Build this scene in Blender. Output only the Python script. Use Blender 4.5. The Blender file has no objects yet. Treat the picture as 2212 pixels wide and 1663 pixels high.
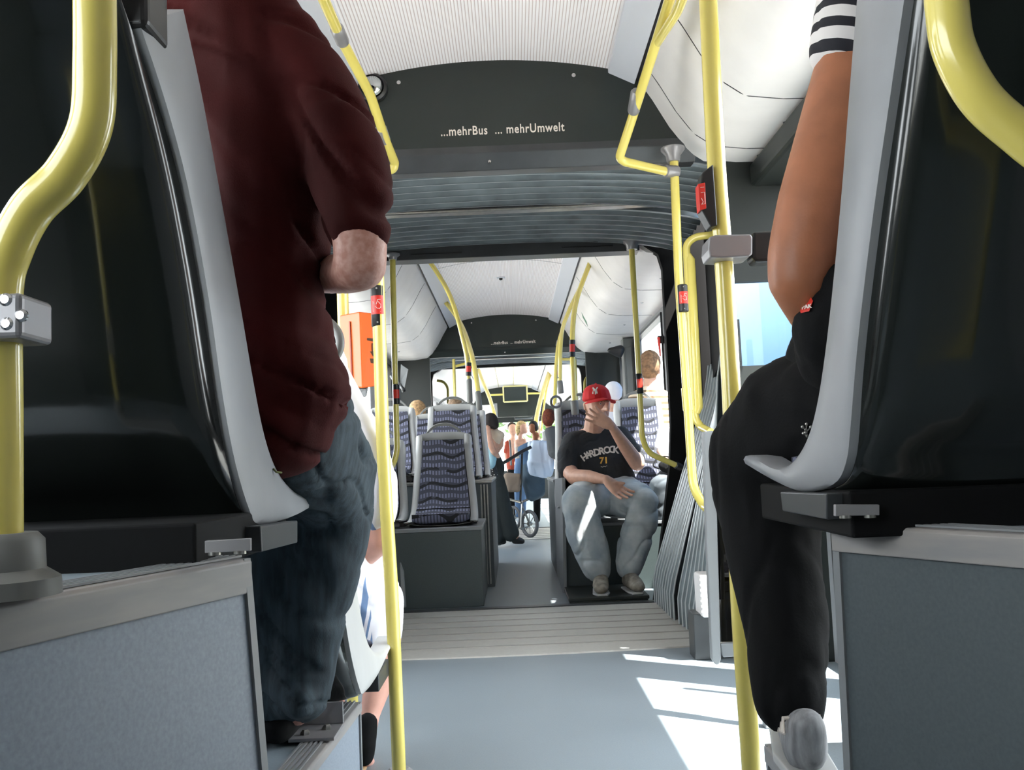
import bpy, bmesh, math, random
from mathutils import Vector as V, Matrix, noise
from mathutils.bvhtree import BVHTree
random.seed(7); noise.seed_set(11)
C = bpy.context.scene.collection
SC = bpy.context.scene

# ------------------------------------------------------------------ camera
F = 2050.0; W, H = 2212, 1663
VPX, VPY, ROLL = 1110.0, 1000.0, math.radians(2.4)
CAM = V((0, 0, .78))
_y = V(((VPX-W/2)/F, (H/2-VPY)/F, -1)).normalized()
_u = V((-math.sin(ROLL), math.cos(ROLL), 0)); _z = (_u-_y*_u.dot(_y)).normalized(); _x = _y.cross(_z)
RW = Matrix((_x, _y, _z))              # camera space -> world
cam = bpy.data.cameras.new('camera'); co = bpy.data.objects.new('camera', cam); C.objects.link(co)
co.matrix_world = Matrix.Translation(CAM) @ RW.to_4x4()
cam.sensor_width = 36; cam.lens = F*36/W; cam.clip_start = .05; cam.clip_end = 400
SC.camera = co
SC.view_settings.view_transform = 'Standard'; SC.view_settings.look = 'None'
SC.view_settings.gamma = 1; SC.view_settings.exposure = 0.95; SC.view_settings.use_curve_mapping = False

def ray(px, py): return RW @ V(((px-W/2)/F, (H/2-py)/F, -1))
def P(px, py, Y): d = ray(px, py); return CAM + d*(Y/d.y)
def PZ(px, py, Z): d = ray(px, py); return CAM + d*((Z-CAM.z)/d.z)
def PX(px, py, a, b=0., z0=0.):        # onto the plane X = a + b*(Z-z0)
    d = ray(px, py); s = (a+b*(CAM.z-z0))/(d.x-b*d.z); return CAM + d*s
def S(px, Y): return px*Y/F            # pixels -> metres at depth Y

# ------------------------------------------------------------------ light
wd = bpy.data.worlds.new('sky'); SC.world = wd; wd.use_nodes = True
wn = wd.node_tree; bg = wn.nodes['Background']
tc = wn.nodes.new('ShaderNodeTexCoord'); sx = wn.nodes.new('ShaderNodeSeparateXYZ'); rp = wn.nodes.new('ShaderNodeValToRGB')
wn.links.new(tc.outputs['Generated'], sx.inputs[0]); wn.links.new(sx.outputs['Z'], rp.inputs[0]); wn.links.new(rp.outputs[0], bg.inputs[0])
rp.color_ramp.elements[0].position = 0; rp.color_ramp.elements[0].color = (1, 1, 1, 1)
rp.color_ramp.elements[1].position = .8; rp.color_ramp.elements[1].color = (.90, .94, 1, 1)
bg.inputs[1].default_value = 5.5
sd = bpy.data.lights.new('sun', 'SUN'); so = bpy.data.objects.new('sun', sd); C.objects.link(so)
sd.energy = 22; sd.angle = .009; sd.color = (1, .95, .88)
SUN = V((-.43, .30, -1)).normalized(); so.rotation_euler = SUN.to_track_quat('-Z', 'Y').to_euler()
so.location = (3, -2, 8)

# ------------------------------------------------------------------ materials
def lin(c): 
    c = c/255.; return c/12.92 if c <= .04045 else ((c+.055)/1.055)**2.4
def rgb(c): return (lin(c[0]), lin(c[1]), lin(c[2]), 1)
class N:
    def __init__(s, name):
        s.m = bpy.data.materials.new(name); s.m.use_nodes = True; s.t = s.m.node_tree; s.b = s.t.nodes['Principled BSDF']
        s.obj = s.t.nodes.new('ShaderNodeTexCoord').outputs['Object']
    def link(s, a, b): s.t.links.new(a, b)
    def n(s, typ, **kw):
        o = s.t.nodes.new('ShaderNode'+typ)
        for k, v in kw.items(): setattr(o, k, v)
        return o
    def math(s, op, a, b=None, c=None):
        o = s.n('Math', operation=op)
        for i, v in enumerate((a, b, c)):
            if v is None: continue
            if isinstance(v, (int, float)): o.inputs[i].default_value = v
            else: s.link(v, o.inputs[i])
        return o.outputs[0]
    def noise(s, scale, detail=3, vec=None, stretch=None):
        o = s.n('TexNoise'); o.inputs['Scale'].default_value = scale; o.inputs['Detail'].default_value = detail
        v = vec or s.obj
        if stretch:
            m = s.n('Mapping'); m.inputs['Scale'].default_value = stretch; s.link(v, m.inputs[0]); v = m.outputs[0]
        s.link(v, o.inputs['Vector']); return o.outputs['Fac']
    def mix(s, f, a, b):
        o = s.n('Mix', data_type='RGBA')
        if isinstance(f, (int, float)): o.inputs[0].default_value = f
        else: s.link(f, o.inputs[0])
        for k, v in ((6, a), (7, b)):
            if isinstance(v, tuple): o.inputs[k].default_value = v
            else: s.link(v, o.inputs[k])
        return o.outputs[2]
    def xyz(s):
        o = s.n('SeparateXYZ'); s.link(s.obj, o.inputs[0]); return o.outputs
    def bump(s, h, strength=.3, dist=.01):
        o = s.n('Bump'); o.inputs['Strength'].default_value = strength; o.inputs['Distance'].default_value = dist
        s.link(h, o.inputs['Height']); s.link(o.outputs[0], s.b.inputs['Normal'])
MATS = {}
def mat(name, c, rough=.5, metal=0, var=0., vs=8, bump=0., bs=60, bd=.002, coat=0., c2=None, stretch=None, spec=None, sheen=0):
    if name in MATS: return MATS[name]
    n = N(name); n.b.inputs['Roughness'].default_value = rough; n.b.inputs['Metallic'].default_value = metal
    n.b.inputs['Coat Weight'].default_value = coat; n.b.inputs['Coat Roughness'].default_value = .08
    if spec is not None: n.b.inputs['Specular IOR Level'].default_value = spec
    if sheen: n.b.inputs['Sheen Weight'].default_value = sheen
    if var or c2:
        f = n.noise(vs, 4, stretch=stretch)
        r = n.n('MapRange'); r.inputs[1].default_value = .35; r.inputs[2].default_value = .65; n.link(f, r.inputs[0])
        d = c2 or tuple(max(0, v*(1-var)) for v in c)
        n.link(n.mix(r.outputs[0], rgb(c), rgb(d)), n.b.inputs['Base Color'])
    else: n.b.inputs['Base Color'].default_value = rgb(c)
    if bump: n.bump(n.noise(bs, 2, stretch=stretch), bump, bd)
    MATS[name] = n.m; return n.m
yellow = mat('yellow_powder_coat', (232, 214, 112), .22, coat=.6, var=.06, vs=3)
rimgrey = mat('light_grey_plastic', (142, 144, 147), .42, var=.05, bump=.15, bs=900, bd=.0005)
rimlight = mat('pale_grey_plastic', (196, 196, 194), .45, var=.04)
shellblk = mat('black_glossy_shell', (28, 32, 30), .16, coat=.5, var=.2, vs=2)
handlegrey = mat('mid_grey_plastic', (112, 112, 108), .45)
dkmetal = mat('dark_painted_metal', (62, 64, 66), .35, var=.15)
blk = mat('black_plastic', (28, 28, 29), .4)
rubber = mat('black_rubber', (24, 25, 26), .55)
steel = mat('brushed_steel', (176, 174, 168), .3, metal=.9, var=.1, vs=30)
bracketgrey = mat('cast_grey_metal', (150, 148, 150), .35, metal=.4)
deepblk = mat('deep_black_frame_shade', (9, 9, 10), .8, spec=.2)  # black of the portal frame; shade put into colour on joint sides and seat gaps
white = mat('white_cove_plastic', (240, 236, 234), .42, var=.02)
whitestrip = mat('satin_white_strip', (214, 216, 224), .35)
darkpanel = mat('dark_green_grey_panel', (34, 41, 38), .28, var=.08, vs=2, bump=.03, bs=300, bd=.0006)
sidedark = mat('dark_bulkhead_panel', (28, 33, 31), .5)
bellow = mat('grey_bellows_rubber', (124, 134, 138), .22, coat=.4, var=.2, vs=6)
red = mat('red_button_label', (214, 52, 40), .4)
labelw = mat('white_print', (225, 215, 205), .5)
chrome = mat('chrome_screw', (200, 200, 200), .18, metal=1)
nosing = mat('worn_grey_nosing', (136, 134, 134), .42, var=.12, vs=14, c2=(154, 148, 143), stretch=(1, .3, 3))
edgegrey = mat('grey_edge_profile', (128, 130, 132), .4)
skin = mat('fair_skin', (214, 164, 140), .5, var=.07, vs=30, bump=.15, bs=160)
skinfreck = mat('freckled_pink_skin', (206, 158, 144), .5, c2=(184, 128, 112), vs=90, bump=.2, bs=200)
skintan = mat('tanned_skin', (172, 108, 74), .48, var=.08, vs=22, bump=.12, bs=220)
maroon = mat('maroon_jersey', (66, 14, 13), .9, var=.22, vs=5, bump=.35, bs=420, bd=.0015, spec=.2)
denim = mat('dark_denim', (58, 72, 80), .85, c2=(34, 46, 54), vs=26, bump=.4, bs=350, bd=.0015, stretch=(3, 3, .5))
ltdenim = mat('washed_light_denim', (188, 193, 194), .85, c2=(146, 157, 164), vs=9, bump=.3, bs=90, bd=.003)
blackcloth = mat('black_cloth', (20, 20, 21), .95, spec=.2, var=.15, bump=.2, bs=200)
blacktee = mat('charcoal_tshirt', (40, 42, 46), .88, var=.15, vs=9, bump=.25, bs=120)
whitecloth = mat('white_cotton', (236, 234, 240), .8, var=.03, bump=.2, bs=60)

def floor_mat(name, c, c2, sc=240, rough=.42):
    n = N(name); n.b.inputs['Roughness'].default_value = rough
    f = n.noise(sc, 2); g = n.noise(3, 4)
    a = n.mix(f, rgb(c), rgb(c2)); d = n.mix(n.math('MULTIPLY', g, .35), a, rgb(tuple(v*.82 for v in c)))
    n.link(d, n.b.inputs['Base Color']); n.bump(f, .12, .0006); MATS[name] = n.m; return n.m
vinyl = floor_mat('blue_grey_vinyl_floor', (140, 150, 156), (120, 130, 137))
plate = floor_mat('pale_ring_floor', (200, 196, 188), (180, 176, 169), 60)
grip = mat('ring_floor_groove', (150, 146, 140), .5)
bead = mat('bellows_bead', (176, 182, 184), .22, coat=.5)  # beads paler than the pleats, so their colour carries the ridge highlights
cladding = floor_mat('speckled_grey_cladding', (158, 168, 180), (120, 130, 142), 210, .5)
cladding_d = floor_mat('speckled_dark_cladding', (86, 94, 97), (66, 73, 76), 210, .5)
podd = floor_mat('dark_podium_cladding', (72, 82, 82), (56, 64, 65), 150, .45)

def corr_mat():
    n = N('fine_ribbed_white_ceiling'); n.b.inputs['Roughness'].default_value = .4
    x = n.xyz()['X']; w = n.math('FRACT', n.math('MULTIPLY', x, 86))
    m = n.math('LESS_THAN', w, .28)
    n.link(n.mix(m, rgb((255, 250, 251)), rgb((212, 196, 194))), n.b.inputs['Base Color'])
    n.bump(n.math('SINE', n.math('MULTIPLY', x, 540)), .25, .002); return n.m
corr = corr_mat()

def fabric_mat():
    n = N('blue_grey_seat_fabric'); n.b.inputs['Roughness'].default_value = .9
    o = n.xyz(); u = o['X']; v = n.math('ADD', o['Z'], n.math('MULTIPLY', o['Y'], .8))
    w1 = n.math('MULTIPLY', n.math('SINE', n.math('MULTIPLY', u, 21)), .007)
    w2 = n.math('MULTIPLY', n.math('SINE', n.math('ADD', n.math('MULTIPLY', u, 47), n.math('MULTIPLY', v, 9))), .005)
    vv = n.math('ADD', n.math('ADD', v, w1), w2)
    t = n.math('FRACT', n.math('DIVIDE', vv, .056))
    cell = n.math('FRACT', n.math('DIVIDE', u, .0185))
    dash = n.math('MULTIPLY', n.math('GREATER_THAN', cell, .42), n.math('MULTIPLY', n.math('GREATER_THAN', t, .12), n.math('LESS_THAN', t, .66)))
    t2 = n.math('FRACT', n.math('DIVIDE', n.math('ADD', vv, n.math('MULTIPLY', n.math('SINE', n.math('MULTIPLY', u, 33)), .012)), .112))
    dk = n.math('MULTIPLY', n.math('GREATER_THAN', t2, .80), n.math('GREATER_THAN', n.noise(14, 2), .38))
    a = n.mix(dash, rgb((62, 63, 76)), rgb((124, 127, 152)))
    b = n.mix(n.math('MULTIPLY', n.noise(22, 2), .5), a, rgb((80, 80, 90)))
    n.link(n.mix(dk, b, rgb((34, 34, 38))), n.b.inputs['Base Color'])
    n.bump(n.noise(500, 1), .3, .001); return n.m
fabric = fabric_mat()

def glass_mat(name, tint=(.93, .96, .97), refl=.07, rough=0.0):
    m = bpy.data.materials.new(name); m.use_nodes = True; t = m.node_tree; t.nodes.remove(t.nodes['Principled BSDF'])
    out = t.nodes['Material Output']; tr = t.nodes.new('ShaderNodeBsdfTransparent'); tr.inputs[0].default_value = (*tint, 1)
    gl = t.nodes.new('ShaderNodeBsdfGlossy'); gl.inputs['Roughness'].default_value = rough; mx = t.nodes.new('ShaderNodeMixShader')
    mx.inputs[0].default_value = refl; t.links.new(tr.outputs[0], mx.inputs[1]); t.links.new(gl.outputs[0], mx.inputs[2]); t.links.new(mx.outputs[0], out.inputs[0])
    return m
clearpane = glass_mat('low_reflection_glass', (.95, .97, .98), .012); glass = glass_mat('clear_window_glass'); tinted = glass_mat('olive_tinted_glass', (.20, .18, .11), .05)

def stripe_mat(name, axis, per, duty, ca, cb, rough=.8, off=0., tilt=None):
    n = N(name); n.b.inputs['Roughness'].default_value = rough
    o = n.xyz(); v = o[axis]
    if tilt: v = n.math('ADD', v, n.math('MULTIPLY', o[tilt[0]], tilt[1]))
    v = n.math('ADD', v, n.math('MULTIPLY', n.noise(9, 1), .006))
    f = n.math('FRACT', n.math('DIVIDE', n.math('ADD', v, off), per)); m = n.math('LESS_THAN', f, duty)
    n.link(n.mix(m, rgb(ca), rgb(cb)), n.b.inputs['Base Color']); n.bump(n.noise(300, 1), .2, .001); return n.m

# ------------------------------------------------------------------ object helpers
def setp(o, label=None, cat=None, group=None, kind=None):
    for k, v in (('label', label), ('category', cat), ('group', group), ('kind', kind)):
        if v: o[k] = v
    return o
def thing(name, label, cat, loc=(0, 0, 0), group=None, rz=0):
    o = bpy.data.objects.new(name, None); C.objects.link(o); o.location = loc; o.rotation_euler = (0, 0, rz)
    o.empty_display_size = .05
    return setp(o, label, cat, group)
def root(o):
    while o.parent: o = o.parent
    return o
class MB:
    """collects vertices and faces (world coordinates), then links them as ONE mesh object"""
    def __init__(s): s.v = []; s.f = []; s.sm = True
    def add(s, vs, fs):
        k = len(s.v); s.v += [V(p) for p in vs]; s.f += [[i+k for i in f] for f in fs]; return s
    def box(s, a, b):
        (x0, y0, z0), (x1, y1, z1) = a, b
        return s.hexa([(x0, y0, z0), (x1, y0, z0), (x1, y1, z0), (x0, y1, z0)], [(x0, y0, z1), (x1, y0, z1), (x1, y1, z1), (x0, y1, z1)])
    def hexa(s, lo, hi):
        return s.add(list(lo)+list(hi), [(3, 2, 1, 0), (4, 5, 6, 7), (0, 1, 5, 4), (1, 2, 6, 5), (2, 3, 7, 6), (3, 0, 4, 7)])
    def prism(s, poly, off):
        n = len(poly); off = V(off); p = [V(q) for q in poly]
        return s.add(p+[q+off for q in p], [list(range(n))[::-1], list(range(n, 2*n))]+[(i, (i+1) % n, n+(i+1) % n, n+i) for i in range(n)])
    def rings(s, rs, cap=True, closed=True, loop=False):
        n = len(rs[0]); vs = [p for r in rs for p in r]; fs = []
        for j in range(len(rs) if loop else len(rs)-1):
            j2 = (j+1) % len(rs)
            for i in range(n if closed else n-1):
                fs.append((j*n+i, j*n+(i+1) % n, j2*n+(i+1) % n, j2*n+i))
        if cap and closed and not loop: fs += [list(range(n))[::-1], [(len(rs)-1)*n+i for i in range(n)]]
        return s.add(vs, fs)
    def tube(s, pts, r, seg=16, cap=True, fillet=0, fseg=8, loop=False):
        pts = [V(p) for p in pts]
        if fillet: pts = round_path(pts, fillet, fseg)
        n = len(pts); rad = r if isinstance(r, (list, tuple)) else [r]*n
        if len(rad) != n: rad = [rad[0]+(rad[-1]-rad[0])*i/(n-1) for i in range(n)]
        T = [((pts[(i+1) % n] if loop else pts[min(i+1, n-1)])-(pts[i-1] if loop else pts[max(i-1, 0)])).normalized() for i in range(n)]
        a = V((0, 0, 1)) if abs(T[0].z) < .9 else V((1, 0, 0)); u = T[0].cross(a).normalized(); rs = []
        for i in range(n):
            u = (u-T[i]*u.dot(T[i])).normalized(); w = T[i].cross(u)
            rs.append([pts[i]+(u*math.cos(2*math.pi*k/seg)+w*math.sin(2*math.pi*k/seg))*rad[i] for k in range(seg)])
        return s.rings(rs, cap, True, loop)
    def lathe(s, c, prof, axis=(0, 0, 1), seg=24):
        ax = V(axis).normalized(); a = V((0, 0, 1)) if abs(ax.z) < .9 else V((1, 0, 0)); u = ax.cross(a).normalized(); w = ax.cross(u); c = V(c)
        return s.rings([[c+ax*h+(u*math.cos(2*math.pi*k/seg)+w*math.sin(2*math.pi*k/seg))*max(r, 1e-4) for k in range(seg)] for r, h in prof])
    def ball(s, c, r, seg=16, rg=10):
        c = V(c); r = V(r if hasattr(r, '__len__') else (r, r, r))
        return s.rings([[c+V((math.cos(2*math.pi*k/seg)*math.sin(t)*r.x, math.sin(2*math.pi*k/seg)*math.sin(t)*r.y, -math.cos(t)*r.z)) for k in range(seg)]
                        for t in [math.pi*(.02+.96*j/rg) for j in range(rg+1)]])
    def build(s, name, m, parent=None, bevel=0, bseg=3, smooth=True, angle=40, mats=None):
        me = bpy.data.meshes.new(name)
        off = root(parent).location.copy() if parent else V((0, 0, 0))
        me.from_pydata([p-off for p in s.v], [], s.f)
        bm = bmesh.new(); bm.from_mesh(me); bmesh.ops.recalc_face_normals(bm, faces=bm.faces); bm.to_mesh(me); bm.free()
        me.materials.append(m)
        o = bpy.data.objects.new(name, me); C.objects.link(o)
        if parent: o.parent = parent
        if bevel:
            b = o.modifiers.new('bevel', 'BEVEL'); b.width = bevel; b.segments = bseg; b.limit_method = 'ANGLE'; b.angle_limit = math.radians(35)
        if smooth:
            me.polygons.foreach_set('use_smooth', [True]*len(me.polygons)); me.set_sharp_from_angle(angle=math.radians(angle)) if not bevel else None
            if bevel: me.polygons.foreach_set('use_smooth', [False]*len(me.polygons))
        return o
def round_path(pts, r, seg=8):
    out = [pts[0]]
    for a, b, c in zip(pts, pts[1:], pts[2:]):
        d1, d2 = (a-b), (c-b); L1, L2 = d1.length, d2.length; d1.normalize(); d2.normalize()
        t = min(r, L1*.48, L2*.48); p0, p1 = b+d1*t, b+d2*t
        for i in range(seg+1):
            k = i/seg; out.append(p0*(1-k)**2+b*2*k*(1-k)+p1*k*k)
    return out+[pts[-1]]
def smooth_path(pts, n=8):              # Catmull-Rom
    pts = [V(p) for p in pts]; q = [pts[0]*2-pts[1]]+pts+[pts[-1]*2-pts[-2]]; out = []
    for i in range(1, len(q)-2):
        for k in range(n):
            t = k/n; a, b, c, d = q[i-1], q[i], q[i+1], q[i+2]
            out.append(.5*((2*b)+(c-a)*t+(2*a-5*b+4*c-d)*t*t+(3*b-a-3*c+d)*t**3))
    return out+[pts[-1]]
def smooth_rad(rs, n=8):
    out = []
    for a, b in zip(rs, rs[1:]):
        for k in range(n): t = k/n; t = t*t*(3-2*t); out.append(a+(b-a)*t)
    return out+[rs[-1]]

# organic surfaces: unions of convex hulls of balls, fused to one skin
def Bp(px, py, Y, r, ky=1., kz=1.):
    R = S(r, Y); return (P(px, py, Y), V((R, R*ky, R*kz)))
def hull(mb, balls):
    bm = bmesh.new()
    for c, r in balls:
        for j in range(9):
            t = math.pi*(.03+.94*j/8)
            for k in range(14):
                a = 2*math.pi*k/14; bm.verts.new(c+V((math.cos(a)*math.sin(t)*r.x, math.sin(a)*math.sin(t)*r.y, math.cos(t)*r.z)))
    g = bmesh.ops.convex_hull(bm, input=bm.verts)
    bmesh.ops.delete(bm, geom=[x for x in g['geom_interior'] if isinstance(x, bmesh.types.BMVert)], context='VERTS')
    bm.verts.index_update(); mb.add([v.co.copy() for v in bm.verts], [[v.index for v in f.verts] for f in bm.faces]); bm.free()
def chain(mb, balls):
    for a, b in zip(balls, balls[1:]): hull(mb, [a, b])
def blob(name, mb, m, parent, voxel=.008, it=6, fold=None):
    """fold(co, normal) -> metres of displacement (creases)"""
    me = bpy.data.meshes.new('t'); me.from_pydata(mb.v, [], mb.f)
    o = bpy.data.objects.new('t', me); C.objects.link(o)
    r = o.modifiers.new('r', 'REMESH'); r.mode = 'VOXEL'; r.voxel_size = voxel
    s = o.modifiers.new('s', 'SMOOTH'); s.factor = .5; s.iterations = it
    dg = bpy.context.evaluated_depsgraph_get(); nm = bpy.data.meshes.new_from_object(o.evaluated_get(dg))
    bpy.data.objects.remove(o); bpy.data.meshes.remove(me)
    off = root(parent).location if parent else V((0, 0, 0))
    if fold:
        ns = [v.normal.copy() for v in nm.vertices]
        for v, n in zip(nm.vertices, ns): v.co += n*fold(v.co, n)
    for v in nm.vertices: v.co -= off
    nm.name = name; nm.materials.clear(); nm.materials.append(m); nm.polygons.foreach_set('use_smooth', [True]*len(nm.polygons))
    ob = bpy.data.objects.new(name, nm); C.objects.link(ob); ob.parent = parent
    return ob
def creases(amp, sc, stretch=(1, 1, 1), seed=0.):
    st = V(stretch)
    def f(c, n):
        q = V((c.x*st.x, c.y*st.y, c.z*st.z))*sc+V((seed, seed*.7, -seed))
        q += noise.noise_vector(q*.6)*.8
        a = noise.noise(q); b = noise.noise(q*1.7+V((5, 3, 1)))
        return max(-.4*amp, amp*(.9*a-.8*math.exp(-(a/.09)**2)-.4*math.exp(-(b/.08)**2)+.3))
    return f
def text_mb(s, size, ext=.0008, spacing=1., bold=0.):
    cu = bpy.data.curves.new('t', 'FONT'); cu.body = s; cu.size = size; cu.extrude = ext; cu.space_character = spacing; cu.offset = bold
    cu.align_x = 'LEFT'; cu.resolution_u = 3
    o = bpy.data.objects.new('t', cu); C.objects.link(o); dg = bpy.context.evaluated_depsgraph_get()
    me = bpy.data.meshes.new_from_object(o.evaluated_get(dg)); vs = [v.co.copy() for v in me.vertices]; fs = [list(p.vertices) for p in me.polygons]
    bpy.data.objects.remove(o); bpy.data.curves.remove(cu); bpy.data.meshes.remove(me); return vs, fs
def place_text(s, origin, ux, uz, width=None, size=1., ext=.0008, spacing=1., bold=0., ys=1.):
    """lettering from origin along ux with height along uz (unit vectors); returns an MB"""
    vs, fs = text_mb(s, size, ext, spacing, bold); ux = V(ux).normalized(); uz = V(uz).normalized(); un = ux.cross(uz)
    k = 1.
    if width: k = width/(max(v.x for v in vs)-min(v.x for v in vs))
    mb = MB(); mb.add([V(origin)+ux*(v.x*k)+uz*(v.y*k*ys)+un*v.z for v in vs], fs); return mb
def bvh_of(o):
    off = root(o).location
    return BVHTree.FromPolygons([v.co+off for v in o.data.vertices], [list(p.vertices) for p in o.data.polygons])
def drape(mb, bvh, d, lift=.002):       # push lettering along d until it lies on a surface
    d = V(d).normalized(); 
    for i, p in enumerate(mb.v):
        h = bvh.ray_cast(p-d*.5, d)
        if h[0] is not None: mb.v[i] = h[0]-d*lift
    return mb
def copy_tree(o, parent=None, **kw):
    c = o.copy(); C.objects.link(c); c.parent = parent
    for ch in list(o.children): copy_tree(ch, c)
    for k, v in kw.items(): c[k] = v
    return c
# ================================================================== THE BUS SHELL
XC = -.045; HW = 1.2; XL, XR = XC-HW, XC+HW
COACH = [(-1.2, 3.6), (5.2, 9.95), (11.5, 20.4)]
COVE = [(.587, 2.245), (.64, 2.16), (.70, 2.05), (.76, 1.965), (.83, 1.915), (.95, 1.90), (1.2, 1.895)]
ARCH = .487
def arch_z(x):                          # ceiling height across the bus
    t = (x-XC)/ARCH; return 2.345-.055*t*t
def st(o): o['kind'] = 'structure'; return o
sub = {'n': 0, 'w': 0, 'd': 0, 't': 0}
def nxt(k, w): sub[k] += 1; return '%s_%d' % (w, sub[k])

MB().box((XL-.06, -1.2, -.06), (XR+.06, 4.02, 0)).build('floor', vinyl).__setitem__('kind', 'structure')
MB().box((XL-.06, 5.16, -.06), (XR+.06, 9.8, 0)).build('floor', vinyl).__setitem__('kind', 'structure')
MB().box((XL-.06, 11.3, -.06), (XR+.06, 20.6, 0)).build('floor', vinyl).__setitem__('kind', 'structure')
for y0, y1 in ((4.02, 5.16), (9.8, 11.3)):    # ring plates: arc-shaped near edge, lines of planking
    mb = MB(); n = 28; xs = [XL+(XR-XL)*i/n for i in range(n+1)]
    e0 = [y0+.0-.10*(1-((x-XC)/HW)**2) for x in xs]
    mb.rings([[V((x, e, .006)) for x, e in zip(xs, e0)], [V((x, y1, .006)) for x in xs], [V((x, y1, -.06)) for x in xs], [V((x, e, -.06)) for x, e in zip(xs, e0)]], closed=False, loop=True)
    p = st(mb.build('floor', plate))
    r = MB()
    for k in range(6):
        yy = y0+.09+k*(y1-y0-.14)/6; r.box((XL+.35, yy, .006), (XR-.35, yy+.012, .0085))
    r.build('grip_strip', grip, p)
    q = MB(); q.box((XC-.98, y1-.01, .0), (XC+.98, y1+.05, .012)); q.build('threshold', dkmetal, p, bevel=.002)
    q = MB(); [q.box((XL+.3+.16*k, y0+.3, .006), (XL+.3+.16*k+.006, y0+.302, .0075)) for k in range(2)]

def cove(side, y0, y1):
    s = 1 if side == 'right' else -1
    prof = [(XC+s*x, z) for x, z in COVE]; rs = []
    for x, z in prof: rs.append([V((x, y0, z)), V((x, y1, z))])
    top = [(XC+s*1.26, 1.895), (XC+s*1.26, 2.36), (XC+s*.60, 2.36), (XC+s*.587, 2.30)]
    for x, z in top: rs.append([V((x, y0, z)), V((x, y1, z))])
    mb = MB(); mb.rings(rs, cap=False, closed=False, loop=True)
    n = len(rs); mb.f += [[2*i for i in range(n)][::-1], [2*i+1 for i in range(n)]]
    o = st(mb.build(nxt('t', 'trim'), white, angle=50))
    return o
def on_cove(s, x, y, lift=.001):
    for (x0, z0), (x1, z1) in zip(COVE, COVE[1:]):
        if x0 <= x <= x1:
            t = (x-x0)/(x1-x0); nrm = V(((z1-z0), 0, -(x1-x0))).normalized(); nrm.x *= s
            if nrm.z > 0: nrm = -nrm
            return V((XC+s*x, y, z0+(z1-z0)*t))+nrm*lift
def seam(side, y, parent):
    s = 1 if side == 'right' else -1; pts = [on_cove(s, .60+.58*k/24, y, .0) for k in range(25)]
    m = MB(); m.tube(pts, .0022, 6, cap=False); m.build('panel_seam', dkmetal, parent)
def cove_screws(side, ys, parent, x=1.02):
    s = 1 if side == 'right' else -1
    for y in ys:
        p = on_cove(s, x, y, 0); MB().lathe(p, [(.011, 0), (.011, -.003), (.006, -.006), (.001, -.006)], seg=12).build('cover_latch', chrome, parent)
def ceiling(y0, y1, m, seams=()):
    mb = MB(); n = 16; xs = [XC-ARCH+2*ARCH*i/n for i in range(n+1)]
    lo = [(x, arch_z(x)) for x in xs]
    mb.rings([[V((x, y0, z)) for x, z in lo], [V((x, y1, z)) for x, z in lo], [V((x, y1, 2.4)) for x, z in lo], [V((x, y0, 2.4)) for x, z in lo]], closed=False, loop=True)
    c = st(mb.build('ceiling', m, angle=60))
    for s in (-1, 1):
        q = MB(); a, b = XC+s*(ARCH-.012), XC+s*.575
        q.prism([(a, y0, 2.275), (b, y0, 2.225), (b, y0, 2.30), (a, y0, 2.31)], (0, y1-y0, 0)); q.build('side_strip', whitestrip, c, bevel=.003)
        q = MB(); q.prism([(XC+s*.572, y0, 2.25), (XC+s*.592, y0, 2.235), (XC+s*.592, y0, 2.30), (XC+s*.572, y0, 2.30)], (0, y1-y0, 0)); q.build('shadow_gap', blk, c)
    for y in seams:
        q = MB(); q.tube([V((x, y, z-.0005)) for x, z in lo], .0018, 6, cap=False); q.build('ceiling_seam', yellow if m is not corr else edgegrey, c)
    return c
ceiling(-1.2, 3.6, corr); ceiling(5.2, 9.95, corr, (7.2,)); cc = ceiling(11.5, 19.4, white, (13.4, 15.4, 17.4))
for x in (-.2, .1, ): 
    q = MB(); q.box((XC+x, 11.6, 2.325), (XC+x+.006, 19.3, 2.336)); q.build('ceiling_seam', yellow, cc)
for side in ('left', 'right'):
    c = cove(side, -1.2, 3.6); seam(side, 2.94, c); seam(side, 3.42, c); seam(side, 1.4, c); cove_screws(side, (.9, 2.2, 2.75, 3.15, 3.5), c)
    c = cove(side, 5.2, 9.95); [seam(side, y, c) for y in (6.3, 7.4, 8.5)]; cove_screws(side, (5.9, 6.8, 7.9, 9.1), c)
    c = cove(side, 11.5, 20.0)
# hatch latch in the coach ceiling
h = thing('ceiling_latch', 'small dark latch set in the ribbed ceiling of the middle coach', 'latch', (XC, 7.9, 2.33))
MB().box((XC-.035, 7.88, 2.334), (XC+.035, 7.92, 2.345)).build('plate', whitestrip, h, bevel=.004)
MB().lathe((XC, 7.9, 2.336), [(.016, 0), (.014, -.014), (.004, -.018)], seg=12).build('knob', blk, h)

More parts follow.
